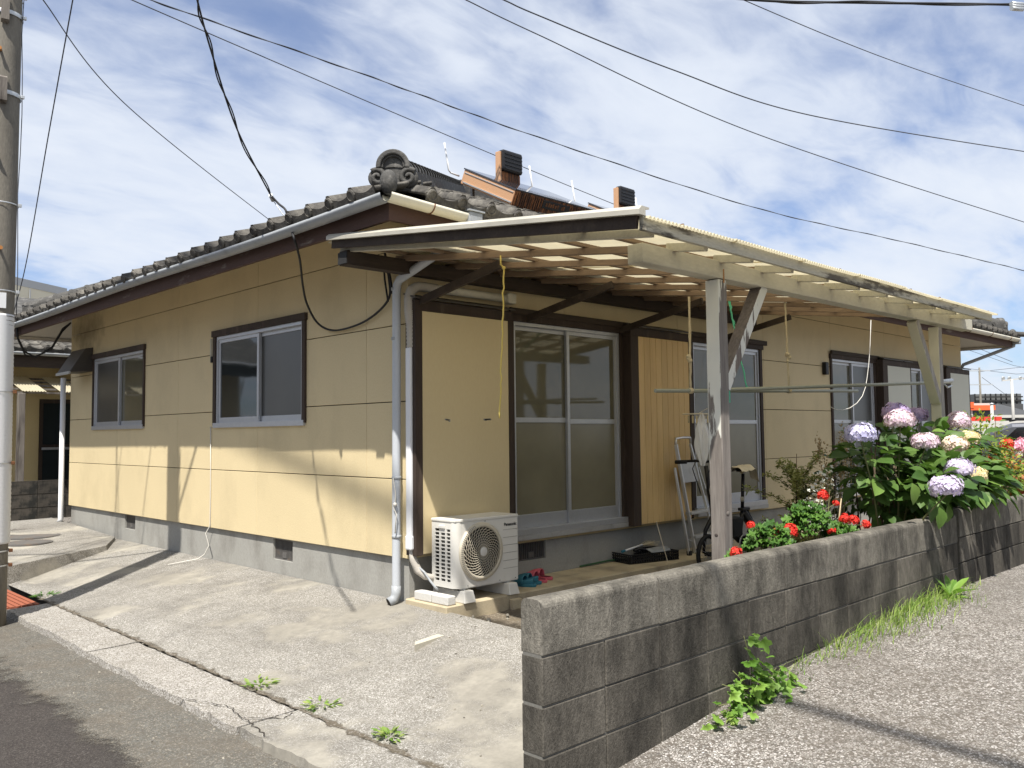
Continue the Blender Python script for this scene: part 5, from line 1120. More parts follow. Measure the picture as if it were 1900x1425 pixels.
cable([(150, -45, 11), (245, 0, 12), (700, 196, 15), (1000, 322, 18), (1205, 405, 20), (1330, 452, 22), (1600, 560, 25)], .008, 'thin plain cable passing behind the solar heater tanks')
cable([(180, -40, 11), (280, 0, 12), (700, 147, 15), (1000, 255, 17), (1400, 385, 20), (1673, 448, 22), (1900, 502, 24), (2000, 530, 25)], .008, 'twisted cable crossing the sky just above the solar heater tanks', twist=.45)
cable([(760, -50, 13), (865, 0, 14), (1000, 65, 15), (1400, 247, 18), (1900, 412, 22), (2000, 440, 23)], .010, 'lower of two plain cables crossing open sky above the porch')
cable([(820, -50, 12), (935, 0, 13), (1000, 29, 13.5), (1250, 130, 15), (1500, 213, 17), (1900, 281, 20), (2000, 293, 21)], .011, 'upper of two plain cables crossing open sky above the porch')
cable([(1280, -50, 13), (1380, 0, 14), (1640, 107, 17), (1900, 196, 20), (2000, 232, 21)], .008, 'very thin cable below the bundled cable at top of the sky')
bc = [(1180, -25, 8.0), (1400, 0, 8.2), (1600, 5, 8.4), (1880, 9, 8.6), (2060, 20, 9)]
o = cable(bc, .012, 'thick bundled black cable with grey clamp at top of the sky', 'cable', twist=.14)
c = atd(1887, 12, 8.55); g = MB(); d_ = (atd(1895, 13, 8.6)-atd(1870, 11, 8.5)).normalized()
for k in range(3): g.tube([c+Vector((0, 0, -.025+.025*k))-d_*.09, c+Vector((0, 0, -.025+.025*k))+d_*.09], .022, 8)
obj('clamp', g, 'galv', o)
# service drop: cable from the street, strain insulator, then a slack loop into the wall
h1 = atd(502, 362, 6.9); anchor = onx(560, 425, -.645)
cable([(355, -60, 5.2), (366, 0, 5.4), (395, 105, 5.9), (440, 240, 6.4), h1], .0065, 'thick black service cable coming down to the house eave', 'cable', twist=.16, ext=1.2)
sd = thing('service_line', 'black service line looping from eave insulator across the street side wall', 'cable', h1)
obj('strain_insulator', MB().tube([h1, atd(507, 372, 6.95)], .018, 8), 'galv', sd)
obj('stay_wire', MB().tube([atd(507, 372, 6.95), atd(525, 398, 7.0), anchor], .004, 5), 'galv', sd)
lp = [h1]+[atd(517, 378, 6.9), atd(530, 390, 6.85), atd(535, 412, 6.8), onx(545, 440, -.76), onx(556, 480, -.6), onx(562, 530, -.35), onx(570, 565, -.2), onx(590, 600, -.06), onx(620, 613, -.03), onx(665, 602, -.03), onx(700, 580, -.03), onx(722, 552, -.04), onx(722, 520, -.05), onx(716, 490, -.05)]
sm_ = []
for i in range(len(lp)-1):
    p0, p1, p2, p3 = lp[max(0, i-1)], lp[i], lp[i+1], lp[min(len(lp)-1, i+2)]
    for k in range(8): t_ = k/8; sm_.append(.5*((2*p1)+(p2-p0)*t_+(2*p0-5*p1+4*p2-p3)*t_*t_+(3*p1-p0-3*p2+p3)*t_**3))
obj('line', MB().tube(sm_, .0095, 6), 'cable', sd)
obj('line', MB().tube([onx(728, 545, -.05), onx(724, 515, -.06), onx(720, 495, -.06), onx(714, 470, -.05)], .010, 6).tube([onx(720, 560, -.04), onx(714, 520, -.05), onx(712, 495, -.06)], .008, 6), 'cable', sd)
# slack loop at the far eave
lp = [onx(30, 585, -.7), onx(32, 625, -.7), onx(45, 652, -.55), onx(65, 662, -.4), onx(95, 648, -.25), onx(115, 615, -.1), onx(130, 600, -.03)]
sl_ = thing('slack_cable', 'black cable bundle looping below the far eave corner', 'cable', lp[0]); obj('line', MB().tube(lp, .014, 6), 'cable', sl_); obj('line', MB().tube([p+Vector((.02, .03, -.05*math.sin(i))) for i, p in enumerate(lp)], .011, 6), 'cable', sl_)
# cables along the street behind the standpoint, seen as shadows on the wall
t0 = SUN/(-SUN.x)
def from_shadow(y, z, X): k = -X; return Vector((0, y, z))+Vector(SUN)*(k/(-SUN.x))*1.0
pA_, pB_ = from_shadow(3.3, 1.08, -5.2), from_shadow(.15, .36, -5.2); d_ = (pB_-pA_)
single('street_cable', MB().tube([pA_-d_*1.2, pA_, pB_, pB_+d_*2.2], .045, 8), 'cable', 'thick street cable high over the road casting a slanting shadow', 'cable', base=pA_)

# ------------------------------------------------------------------ neighbour beyond the side passage
nw = thing('neighbour_wall', 'low blackened block wall in front of the neighbouring house', 'block wall', (-.2, 9.05, -.3)); r = random.Random(6); nm = None
for i in range(-6, 16):
    for j in range(3):
        if nm is None: nm = MB().box((0, 0, 0), (.392, .12, .19)).mesh('block'); nm.materials.append(MATS['nbr_block'])
        o = bpy.data.objects.new('block', nm); col.objects.link(o); o.parent = nw; o.location = Vector((-.5+.4*i, 9.0, -.28+.2*j))-nw.location
obj('mortar', MB().box((-2.8, 9.006, -.4), (5.8, 9.114, .315)), 'core', nw)
nb = thing('neighbour_house', 'neighbouring cream house with tiled roof and corrugated awning behind low wall', 'house', (1.5, 11, -.3)); NP = lambda n, mb, mt_, par=None, bv=0: obj(n, mb, mt_, par or nb, bevel=bv)
YN = 10.7
NP('wall', MB().box((-4, YN, -.4), (9, YN+5, 2.35)), 'yellow_wall'); 
for a, b in ((72, 116), (-130, -60)):
    u0, u1 = ony(a, 800, YN).x, ony(b, 800, YN).x+.5; d = NP('sliding_door', MB().box((u0, YN-.05, -.1), (u1, YN-.002, 1.62)), 'dark_wood'); NP('pane', MB().box((u0+.05, YN-.06, .85), (u1-.03, YN-.0505, 1.55)).box((u0+.05, YN-.06, .0), (u1-.03, YN-.0505, .76)), 'pane_dark', d); NP('rail', MB().box((u0+.03, YN-.075, .76), (u1, YN-.0605, .80)), 'aluminium', d)
NP('fascia_board', MB().box((-4.6, 9.95, 2.1), (9, 9.98, 2.30)), 'dark_beam'); NP('soffit', MB().box((-4.6, 9.98, 2.2), (9, YN, 2.22)), 'soffit')
NP('gutter', halfpipe([(-4.6, 9.90, 2.34), (9, 9.90, 2.34)], .05), 'gutter_grey')
nr_ = NP('roof', MB().add([(-4.7, 9.9, 2.36), (9, 9.9, 2.36), (9, 13.5, 3.75), (-4.7, 13.5, 3.75)], [[0, 1, 2, 3]]), 'tile_dark'); 
for j in range(6):
    for i in range(10):
        o = bpy.data.objects.new('roof_tile', T0 if j == 0 else T1); col.objects.link(o); o.parent = nr_; o.location = Vector((-1.2+TW*i, 9.88+j*.22, 2.39+j*.22*.386))-wpos(nr_); o.rotation_euler = (ang, 0, 0)
ya = 9.55; g = MB()
for k in range(5): g.box((-3+.0, ya+.02+.26*k, 1.66+.07*k), (7, ya+.05+.26*k, 1.69+.07*k))
NP('awning_frame', g, 'wood_grey')
for k in range(8):
    x = -2.4+.55*k; n = 40; P = []
    for y in (ya-.02, ya+1.1):
        for i in range(n+1): P.append((x+.34*i/n, y, 1.70+(y-ya)*.27+.008*math.sin(2*math.pi*i/5)))
    NP('awning_sheet', MB().add(P, [[i, i+1, n+2+i, n+1+i] for i in range(n)], True), 'plastic_sheet')
for q in (38, -90): x = ony(q, 800, ya).x; NP('awning_post', MB().box((x-.05, ya-.05, -.3), (x+.05, ya+.05, 1.66)), 'wood_grey', bv=.006)
c0 = atd(30, 530, 38); c1 = atd(121, 535, 41); fbm = thing('far_building', 'plain cream building with grey parapet far behind the tiled roof', 'building', (c0.x, c0.y, -.6))
d_ = (c1-c0); d_.z = 0; L_ = d_.length; d_.normalize(); bq = Vector((d_.y*-1, d_.x, 0)); bq = -bq if bq.dot(Vector((1, 1, 0))) < 0 else bq
A, Bq = c0-d_*6, c1; pts = [A, Bq, Bq+bq*8, A+bq*8]; zt_ = c1.z
obj('wall', MB().prism([(p.x, p.y, 0) for p in pts], (0, 0, -.6), (0, 0, zt_-.35)), 'far_cream', fbm); obj('parapet', MB().prism([(p.x+(-d_.x*.1 if i in (0, 3) else d_.x*.1), p.y, 0) for i, p in enumerate(pts)], (0, 0, zt_-.35), (0, 0, zt_)), 'far_grey', fbm)
g = MB()
for k in range(6): p = A+d_*((Bq-A).length*(k+.5)/6)-bq*.03; g.beam((p.x, p.y, 0), (p.x, p.y, zt_-.4), .05, .05, up=(d_.x, d_.y, 0))
obj('wall_joint', g, 'far_grey', fbm)

# ------------------------------------------------------------------ far street at the right
def facing(a, b):
    d = Vector((b.x-a.x, b.y-a.y, 0)); L = d.length; d.normalize(); n_ = Vector((-d.y, d.x, 0)); n_ = -n_ if n_.dot(Vector((CAM[0], CAM[1], 0))-a) < 0 else n_; return d, n_, L
def fbox(mb, a, d, n_, u0, u1, d0, d1, z0, z1):
    P = [a+d*u+n_*w_ for u, w_ in ((u0, d0), (u1, d0), (u1, d1), (u0, d1))]; return mb.prism([(p.x, p.y, 0) for p in P], (0, 0, z0), (0, 0, z1))
D = 62.0; a, b = atd(1790, 770, D), atd(1844, 770, D); d, n_, L = facing(a, b); zz = lambda y, D=D: atd(1820, y, D).z
os_ = thing('orange_shop', 'small orange shop with dark window band across the car park', 'shop', (a.x, a.y, -.5))
obj('wall', fbox(MB(), a, d, n_, 0, L, -8, 0, -.6, zz(748)), 'far_concrete', os_); obj('upper_band', fbox(MB(), a, d, n_, -.1, L+.05, -8, .15, zz(761), zz(752)), 'orange_paint', os_); obj('corner_tower', fbox(MB(), a, d, n_, -.1, L*.28, -8, .2, zz(757), zz(746)), 'orange_paint', os_)
obj('window', fbox(MB(), a, d, n_, .6, L-.25, .0, .05, zz(773), zz(761.5)), 'car_glass', os_); obj('lower_band', fbox(MB(), a, d, n_, .4, L+.1, .05, .12, zz(781), zz(773.5)), 'red_paint', os_)
a2, b2 = atd(1849, 780, 60), atd(1859, 780, 60); d2, n2_, L2 = facing(a2, b2); single('red_panel', fbox(MB(), a2, d2, n2_, 0, L2, -.2, 0, -.6, atd(1855, 773, 60).z), 'red_paint', 'short red roadside panel next to the orange shop', 'panel', base=Vector((a2.x, a2.y, -.6)))
a, b = atd(1786, 740, 92), atd(1895, 740, 92); d, n_, L = facing(a, b); zz = lambda y: atd(1840, y, 92).z
sc_ = thing('netted_building', 'large building wrapped in grey netting and scaffold behind orange shop', 'building', (a.x, a.y, -.5))
obj('netting', fbox(MB(), a+d*(L*.2), d, n_, 0, L*.8, -12, 0, -.6, zz(731)), 'net_grey', sc_); obj('base', fbox(MB(), a, d, n_, 0, L, -13, .3, -.6, zz(750)), 'far_dark', sc_); obj('side_block', fbox(MB(), a, d, n_, -2, L*.24, -10, -2, -.6, zz(735)), 'far_concrete', sc_)
g = MB()
for k in range(9): fbox(g, a+d*(L*.2), d, n_, L*.8*k/9, L*.8*k/9+.10, .0, .1, -.5, zz(730.5))
for y in (745, 738): fbox(g, a+d*(L*.2), d, n_, 0, L*.8, .2, .32, zz(y), zz(y)+.14)
obj('scaffold', g, 'black_matte', sc_)
a, b = atd(1845, 775, 75), atd(1935, 775, 75); d, n_, L = facing(a, b); lr = thing('grey_roof_house', 'low house with broad dark grey roof beyond the car park', 'house', (a.x, a.y, -.5)); z0, z1 = atd(1860, 770, 75).z, atd(1880, 757, 75).z
obj('wall', fbox(MB(), a, d, n_, .5, L, -6, -1, -.6, z0), 'far_dark', lr); p = [a, a+d*L, a+d*L-n_*7, a+d*3-n_*7]; obj('roof', MB().add([(p[0].x, p[0].y, z0), (p[1].x, p[1].y, z0), (p[2].x, p[2].y, z1+.6), (p[3].x, p[3].y, z1)], [[0, 1, 2, 3]]), 'far_dark', lr); obj('eave', fbox(MB(), a, d, n_, -.2, L, 0, .2, z0-.25, z0), 'far_concrete', lr)
a, b = atd(1790, 790, 45), atd(1960, 790, 45); d, n_, L = facing(a, b); single('car_park_wall', fbox(MB(), a, d, n_, 0, L, -.2, 0, -.6, atd(1850, 781, 45).z), 'far_concrete', 'plain grey concrete wall behind the parked car', 'wall', base=Vector((a.x, a.y, -.6)))
def far_pole(x, ytop, D, r0, lamp, label):
    t_ = atd(x, ytop, D); root = thing('far_pole', label, 'utility pole', (t_.x, t_.y, -.6)); obj('shaft', MB().lathe((t_.x, t_.y, -.6), [(r0*1.3, 0), (r0, t_.z+.6)], 10), 'far_concrete' if lamp else 'pole_concrete', root); rt = Vector(AX[0]); rt.z = 0; rt.normalize()
    if lamp == 2: obj('cap', MB().lathe(t_, [(.14, 0), (.14, .06), (0, .1)], 10), 'galv', root)
    elif lamp:
        obj('cross_arm', MB().beam(t_-rt*.8+Vector((0, 0, -.1)), t_+rt*1.1+Vector((0, 0, .1)), .09, .09), 'far_concrete', root)
        for k in (-.7, -.2, .7, 1.1): obj('floodlight', MB().lathe(t_+rt*k+Vector((0, 0, .1)), [(.06, -.15), (.16, .02), (.15, .06)], 10, axis=(-.6, -.7, -.3)), 'galv', root)
    else:
        for k, (w_, dz) in enumerate(((1.0, -.3), (1.2, -1.6))): obj('cross_arm', MB().beam(t_-rt*w_+Vector((0, 0, dz)), t_+rt*w_+Vector((0, 0, dz)), .1, .1), 'galv', root)
        obj('transformer', MB().lathe(t_+rt*-.8+Vector((0, 0, -4.2)), [(.28, 0), (.28, .7)], 10), 'galv', root); obj('street_lamp', MB().tube([t_+Vector((0, 0, -4.2)), t_+rt*1.3+Vector((0, 0, -4.0))], .06, 6).lathe(t_+rt*1.4+Vector((0, 0, -4.2)), [(.0, .25), (.25, .1), (.2, 0)], 8), 'towel', root)
far_pole(1817, 682, 80, .085, False, 'dark far utility pole with cross arms above the netted building'); far_pole(1877, 704, 70, .10, True, 'white far lighting pole with floodlights above the grey roof'); far_pole(1840, 750, 58, .10, 2, 'short pale pole standing at corner of the orange shop')
for i, (p, q, lb) in enumerate((((1770, 640), (1990, 700), 'highest'), ((1780, 682), (1990, 690), 'middle'), ((1815, 690), (1990, 655), 'crossing'), ((1822, 700), (1905, 745), 'lowest'))):
    single('far_cable', MB().tube([atd(*p, 80), atd((p[0]+q[0])/2, (p[1]+q[1])/2+8, 82), atd(*q, 84)], .02, 5), 'cable_far', lb+' of the far cables strung beside the distant poles', 'cable', 'far cables beyond the house', base=atd(*p, 80))
# parked car
cw = thing('parked_car', 'silver grey estate car parked beyond the garden', 'car', (*atd(2005, 800, 19.5)[:2], -.38)); CP = lambda n, mb, mt_, par=None, bv=0: obj(n, mb, mt_, par or cw, local=True, bevel=bv)
prof = [(-2.1, .35), (-2.15, .75), (-2.05, 1.0), (-1.75, 1.30), (-1.35, 1.44), (-.2, 1.48), (.7, 1.40), (1.35, 1.02), (2.1, .88), (2.25, .62), (2.2, .35)]
def carbody(a0, y0, y1): return MB().prism([(x, 0, z) for x, z in a0], (0, y0, 0), (0, y1, 0))
cw.rotation_euler = (0, 0, R(-75))
CP('body', carbody(prof, -.85, .85), 'car_silver', bv=.09); 
for s_ in (-1, 1):
    CP('side_window', carbody([(-1.55, 1.03), (-1.25, 1.33), (-.62, 1.36), (-.62, 1.03)], s_*.853, s_*.86), 'car_glass'); CP('side_window', carbody([(-.52, 1.03), (-.52, 1.37), (.5, 1.33), (.95, 1.03)], s_*.853, s_*.86), 'car_glass')
    for x in (-1.35, 1.4):
        wh = CP('wheel', MB().lathe((x, s_*.70, .32), [(.20, 0), (.20, .16)], 20, axis=(0, s_, 0)), 'galv'); CP('tyre', MB().lathe((x, s_*.68, .32), [(.2, 0), (.32, .01), (.32, .17), (.2, .185)], 24, axis=(0, s_, 0)), 'rubber_black', wh)
    CP('roof_rail', MB().tube([(-1.4, s_*.68, 1.49), (-1.2, s_*.68, 1.53), (.3, s_*.68, 1.52), (.5, s_*.68, 1.47)], .018, 6), 'black'); CP('door_handle', MB().box((-.35, s_*.855, .88), (-.15, s_*.875, .91)), 'black'); CP('tail_light', MB().box((-2.16, s_*.62, .75), (-2.06, s_*.83, .95)), 'red_paint', bv=.02)
CP('rear_window', MB().add([(-2.06, -.62, 1.02), (-2.06, .62, 1.02), (-1.79, .58, 1.30), (-1.79, -.58, 1.30)], [[0, 1, 2, 3]]), 'car_glass')

# ------------------------------------------------------------------ unseen houses added to keep shaded walls dark and give the panes reflections
def plain_house(name, label, x0, x1, y0, y1, h, wall_, face):
    c = Vector(((x0+x1)/2, (y0+y1)/2, -.6)); root = thing(name, label, 'house', c)
    obj('wall', MB().box((x0, y0, -.62), (x1, y1, h)), wall_, root); e = .6; k = min(x1-x0, y1-y0)/2+e; A = [(x0-e, y0-e, h), (x1+e, y0-e, h), (x1+e, y1+e, h), (x0-e, y1+e, h)]
    rp = [(x0-e+k, (y0+y1)/2, h+k*.4), (x1+e-k, (y0+y1)/2, h+k*.4)] if x1-x0 > y1-y0 else [((x0+x1)/2, y0-e+k, h+k*.4), ((x0+x1)/2, y1+e-k, h+k*.4)]
    F = [[0, 1, 5, 4], [1, 2, 5], [2, 3, 4, 5], [3, 0, 4]] if x1-x0 > y1-y0 else [[0, 1, 4], [1, 2, 5, 4], [2, 3, 5], [3, 0, 4, 5]]
    obj('roof', MB().add(A+rp, F+[[3, 2, 1, 0]]), 'tile_dark', root)
    for i in range(3):
        for zb in (.6, 3.2):
            if zb+1.2 > h: continue
            if face == 'x': y = y0+(y1-y0)*(i+.5)/3; P_ = lambda u, d, z, y=y: Vector((x1+d, y+u, z))
            else: x = x0+(x1-x0)*(i+.5)/3; P_ = lambda u, d, z, x=x: Vector((x+u, y1+d, z))
            wn = obj('window', pbox(P_, -.85, .85, 0, .05, zb, zb+1.2), 'aluminium', root); obj('pane', pbox(P_, -.78, .78, .051, .06, zb+.07, zb+1.13), 'pane_dark', wn)
mat('brown_render', (.24, .20, .16), .9, .1, 1)
plain_house('added_grey_house', 'unseen plain grey house added across the road to darken the shaded wall', -21, -12.5, -7, 11, 5.4, 'far_concrete', 'x')
plain_house('added_brown_house', 'unseen plain brown house added across the alley to block sky light', 0, 14, -20, -12.5, 5.2, 'brown_render', 'y')

# ------------------------------------------------------------------ plants
def leaf_mb(L, W, fold=.25, curl=.3, seg=5, prof=None, stalk=0, serr=0):
    """leaf along +y, folded on the midrib, tip drooping; lies in the xy plane"""
    prof = prof or [0, .62, .98, .92, .55, 0]; P = []; n = len(prof)-1
    for i, w_ in enumerate(prof):
        t_ = i/n; y = stalk+L*t_; z = -curl*L*t_*t_; hw_ = W/2*w_; e = serr*L*(1 if i % 2 else -1) if 0 < i < n else 0
        P += [(-hw_, y+e, z+fold*hw_), (0, y, z), (hw_, y+e, z+fold*hw_)]
    F = []
    for i in range(n): F += [[3*i, 3*i+1, 3*i+4, 3*i+3], [3*i+1, 3*i+2, 3*i+5, 3*i+4]]
    return MB().add(P, F, True)
def orient(pos, d, up, roll=0):
    d = Vector(d).normalized(); x = d.cross(Vector(up)); x = x.normalized() if x.length > 1e-4 else Vector((1, 0, 0)); z = x.cross(d)
    M = Matrix((x, d, z)).transposed().to_4x4(); return Matrix.Translation(pos) @ M @ Matrix.Rotation(roll, 4, 'Y')
def floret_head(c, r, rng, n=110, petal=.016, flat=.8):
    g = MB(); ph_ = rng.uniform(0, 6)
    for k in range(n):
        u = 1-1.55*k/n; ph = k*2.39996; s_ = math.sqrt(max(0, 1-u*u)); nrm = Vector((s_*math.cos(ph), s_*math.sin(ph), u)); p = Vector((nrm.x*r, nrm.y*r, nrm.z*r*flat))*rng.uniform(.80, 1.08)*(1+.10*math.sin(3*ph_+2*math.atan2(nrm.y, nrm.x))+.08*math.sin(2.2*ph_+4*nrm.z))
        a = nrm.cross(Vector((0, 0, 1))+Vector((.01, 0, 0))).normalized(); b = nrm.cross(a); t0_ = rng.uniform(0, 1.57); q = petal*rng.uniform(.8, 1.25)
        for j in range(4):
            t_ = t0_+j*math.pi/2; e = a*math.cos(t_)+b*math.sin(t_); f = a*math.cos(t_+.75)+b*math.sin(t_+.75); f2 = a*math.cos(t_-.75)+b*math.sin(t_-.75); lift = nrm*q*rng.uniform(-.1, .35)
            g.add([c+p, c+p+f2*q*.75+lift*.6, c+p+e*q*1.1+lift, c+p+f*q*.75+lift*.6], [[0, 1, 2, 3]])
    # join petals of one floret through a shared centre so islands stay per petal
    g.ball(c, r*.66, 10, 6, (1, 1, flat)); return g
# hydrangea
hc = Vector((3.05, -2.42, -.41)); hyd = thing('hydrangea', 'large hydrangea bush with lavender and pink flower heads spilling over block wall', 'hydrangea', hc)
HM = []
for L_, W_, f_, c_ in ((.15, .10, .3, .25), (.17, .12, .22, .35), (.12, .085, .35, .2), (.19, .13, .25, .3)):
    me = leaf_mb(L_, W_, f_, c_, prof=[0, .55, .90, 1.0, .84, .48, 0], stalk=.02, serr=.012).mesh('leaf'); me.materials.append(MATS['leaf_hyd']); HM.append(me)
r = random.Random(17); inner = MB(); lobes = []
heads = [(1597, 806, .105, 'hyd_blue', -2.50), (1662, 764, .092, 'hyd_purple', -2.46), (1670, 779, .10, 'hyd_pink', -2.60), (1703, 772, .085, 'hyd_purple', -2.25), (1779, 782, .105, 'hyd_pink', -2.50), (1716, 821, .09, 'hyd_pink', -2.74), (1771, 828, .10, 'hyd_cream', -2.80), (1800, 812, .075, 'hyd_yellow', -2.62), (1780, 869, .095, 'hyd_lav', -2.98), (1808, 881, .08, 'hyd_yellow', -2.92), (1755, 905, .10, 'hyd_lav', -3.06)]
hp_ = []
for x, y, rad, m_, Y in heads:
    p = ony(x, y, Y); hp_.append(p); rad *= 1.04
    fl_ = obj('flower_head', floret_head(p, rad, r, 190, .020, .78), m_, hyd)
    st_b = hc+Vector((r.uniform(-.35, .35), r.uniform(-.15, .2), .05)); md = st_b.lerp(p, .6)+Vector((0, 0, .12)); inner_st = MB().tube([st_b, md, p-Vector((0, 0, rad*.5))], [.010, .007, .005], 6); obj('stem', inner_st, 'stem', hyd)
mounds = [(ony(1615, 865, -2.40), .30), (ony(1680, 850, -2.40), .40), (ony(1740, 860, -2.50), .42), (ony(1790, 850, -2.45), .36), (ony(1650, 920, -2.45), .30), (ony(1720, 930, -2.60), .34), (ony(1775, 905, -2.68), .30), (ony(1690, 900, -2.3), .45), (ony(1770, 885, -2.86), .24), (ony(1800, 890, -2.86), .22), (ony(1738, 900, -2.84), .20), (ony(1825, 895, -2.8), .2)]
pos_l = []
for k in range(1150):
    c, R_ = mounds[r.randrange(len(mounds))]; v = Vector((r.gauss(0, 1), r.gauss(0, 1), r.gauss(0, 1)+.25)).normalized(); q = c+Vector((v.x*R_, v.y*R_*.8, v.z*R_*.75))*r.uniform(.55, 1.0)
    if q.z < -.3 or (q.z < .36 and q.y < -2.72) or q.y < -3.06 or q.z > 1.12: continue
    oq = Vector((-.85, -.42, .22)).normalized()   # heads stand out of the leaves towards the light
    if any((q-h-oq*max(0, min(.7, (q-h).dot(oq)))).length < .125 for h in hp_): continue
    pos_l.append((q, v))
# leaves hanging over the wall under the lowest head
for x, y in ((1742, 950), (1757, 945), (1722, 935), (1790, 920), (1690, 905), (1815, 905)): p = ony(x, y-14, -2.90); pos_l.insert(0, (p, Vector((r.uniform(-.3, .1), -.55, -.6)).normalized()))
for k, (q, v) in enumerate(pos_l):
    d = Vector((v.x+r.uniform(-.5, .5), v.y+r.uniform(-.5, .5)-.15, v.z*.5+r.uniform(-.45, .15))); up = Vector((v.x*.7+SUN.x*.4, v.y*.7+SUN.y*.4-.2, max(.35, v.z)+.5)); M = orient(q, d, up, r.uniform(-.5, .5)); s_ = r.uniform(.7, 1.15)
    if k < 6: up = Vector((-.2, -1, .5)); M = orient(q, Vector((r.uniform(-.35, .35), -.25, -1)), up, r.uniform(-.2, .2)); s_ = .95
    if k < 285:
        o = bpy.data.objects.new('leaf', HM[k % 4]); col.objects.link(o); o.parent = hyd; MM = Matrix.Translation(-hc) @ M @ Matrix.Scale(s_, 4); o.matrix_local = MM
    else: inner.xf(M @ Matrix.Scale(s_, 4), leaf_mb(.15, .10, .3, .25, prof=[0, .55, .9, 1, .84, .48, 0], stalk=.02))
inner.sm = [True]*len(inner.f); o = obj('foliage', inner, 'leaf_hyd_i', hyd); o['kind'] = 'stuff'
g = MB()
for k in range(12): a = hc+Vector((r.uniform(-.4, .4), r.uniform(-.1, .25), 0)); c, R_ = mounds[k % 8]; g.tube([a, a.lerp(c, .5)+Vector((0, 0, .05)), c+Vector((r.uniform(-.2, .2), 0, .15))], [.014, .010, .006], 6)
obj('branch', g, 'bark', hyd)
def bush(name, label, cat, centers, n, L, W, mt_, rng, seg_prof=None, parts=None, stems=6, base=None, droop=-.1, group=None):
    b0 = base or Vector((centers[0][0].x, centers[0][0].y, -.41)); root = thing(name, label, cat, b0, group); g = MB(); proto = leaf_mb(L, W, .25, .25, prof=seg_prof or [0, .8, 1, .6, 0])
    for k in range(n):
        c, R_ = centers[rng.randrange(len(centers))]; v = Vector((rng.gauss(0, 1), rng.gauss(0, 1), rng.gauss(0, 1))).normalized(); q = c+Vector((v.x*R_[0], v.y*R_[1], v.z*R_[2]))*(rng.random()**.45)
        oq = Vector((-.85, -.42, .22)).normalized()
        if any((q-h-oq*max(0, min(1.2, (q-h).dot(oq)))).length < .10 for h in hp_): continue
        d = v+Vector((rng.uniform(-.7, .7), rng.uniform(-.7, .7), rng.uniform(-.5, .5)+droop)); g.xf(orient(q, d, Vector((rng.uniform(-.4, .4), rng.uniform(-.6, .1), 1)), rng.uniform(-.6, .6)) @ Matrix.Scale(rng.uniform(.65, 1.2), 4), proto)
    o = obj('foliage', g, mt_, root); o['kind'] = 'stuff'; g = MB()
    for k in range(stems): c, R_ = centers[k % len(centers)]; a = b0+Vector((rng.uniform(-.12, .12), rng.uniform(-.08, .08), 0)); e = c+Vector((rng.uniform(-.7, .7)*R_[0], rng.uniform(-.7, .7)*R_[1], R_[2]*.6)); g.tube([a, a.lerp(e, .55)+Vector((rng.uniform(-.04, .04), 0, .03)), e], [.010, .007, .003], 5)
    obj('stem', g, 'bark', root); return root
# dark shrubs behind, filling the bed
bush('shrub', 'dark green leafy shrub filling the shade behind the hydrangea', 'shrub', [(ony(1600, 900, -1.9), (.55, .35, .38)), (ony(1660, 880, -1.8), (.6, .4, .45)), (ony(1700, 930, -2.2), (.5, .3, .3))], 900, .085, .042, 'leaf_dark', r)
nd = bush('nandina', 'yellow green nandina shrub with reddish young leaves beyond the hydrangea', 'shrub', [(ony(1825, 850, -2.45), (.42, .3, .32)), (ony(1850, 875, -2.5), (.5, .25, .22)), (ony(1815, 810, -2.3), (.3, .3, .28)), (ony(1880, 890, -2.45), (.5, .25, .2))], 1500, .06, .022, 'leaf_nandina', r, [0, .8, 1, .7, 0])
g = MB(); pr2 = leaf_mb(.055, .02, .2, .2, prof=[0, .8, 1, .6, 0])
for k in range(260): c = ony(r.uniform(1790, 1895), r.uniform(835, 875), r.uniform(-2.6, -2.3)); g.xf(orient(c, Vector((r.uniform(-1, 1), r.uniform(-1, .3), r.uniform(-.4, .8))), (0, 0, 1), r.uniform(-1, 1)), pr2)
o = obj('young_leaves', g, 'leaf_red', nd); o['kind'] = 'stuff'
# sparse fine-leaved shrub by the house wall
sparse = thing('fine_leaved_shrub', 'sparse fine leaved shrub in front of the house wall', 'shrub', ony(1475, 1000, -1.5)); sb = Vector(sparse.location); sb.z = -.41; sparse.location = sb; gb, gl_ = MB(), MB(); pl_ = leaf_mb(.042, .016, .2, .2, prof=[0, .9, .8, 0])
top = ony(1478, 842, -1.5)
for k in range(38):
    t0_ = r.uniform(.25, 1); a = sb.lerp(top, t0_*.85); e = a+Vector((r.uniform(-.42, .42), r.uniform(-.35, .35), r.uniform(.03, .30))); md = a.lerp(e, .5)+Vector((0, 0, r.uniform(-.02, .05))); gb.tube([a, md, e], [.004, .003, .0015], 4)
    for j in range(95): u = r.uniform(.15, 1.05); q = (a.lerp(md, u*2) if u < .5 else md.lerp(e, u*2-1))+Vector((r.uniform(-.03, .03), r.uniform(-.03, .03), r.uniform(-.03, .03))); gl_.xf(orient(q, Vector((r.uniform(-1, 1), r.uniform(-1, 1), r.uniform(-.3, .9))), (0, 0, 1), r.uniform(-1, 1)) @ Matrix.Scale(r.uniform(.7, 1.3), 4), pl_)
gb.tube([sb, sb.lerp(top, .5), top], [.012, .008, .003], 6); obj('branch', gb, 'bark', sparse); o = obj('foliage', gl_, 'leaf_sparse', sparse); o['kind'] = 'stuff'
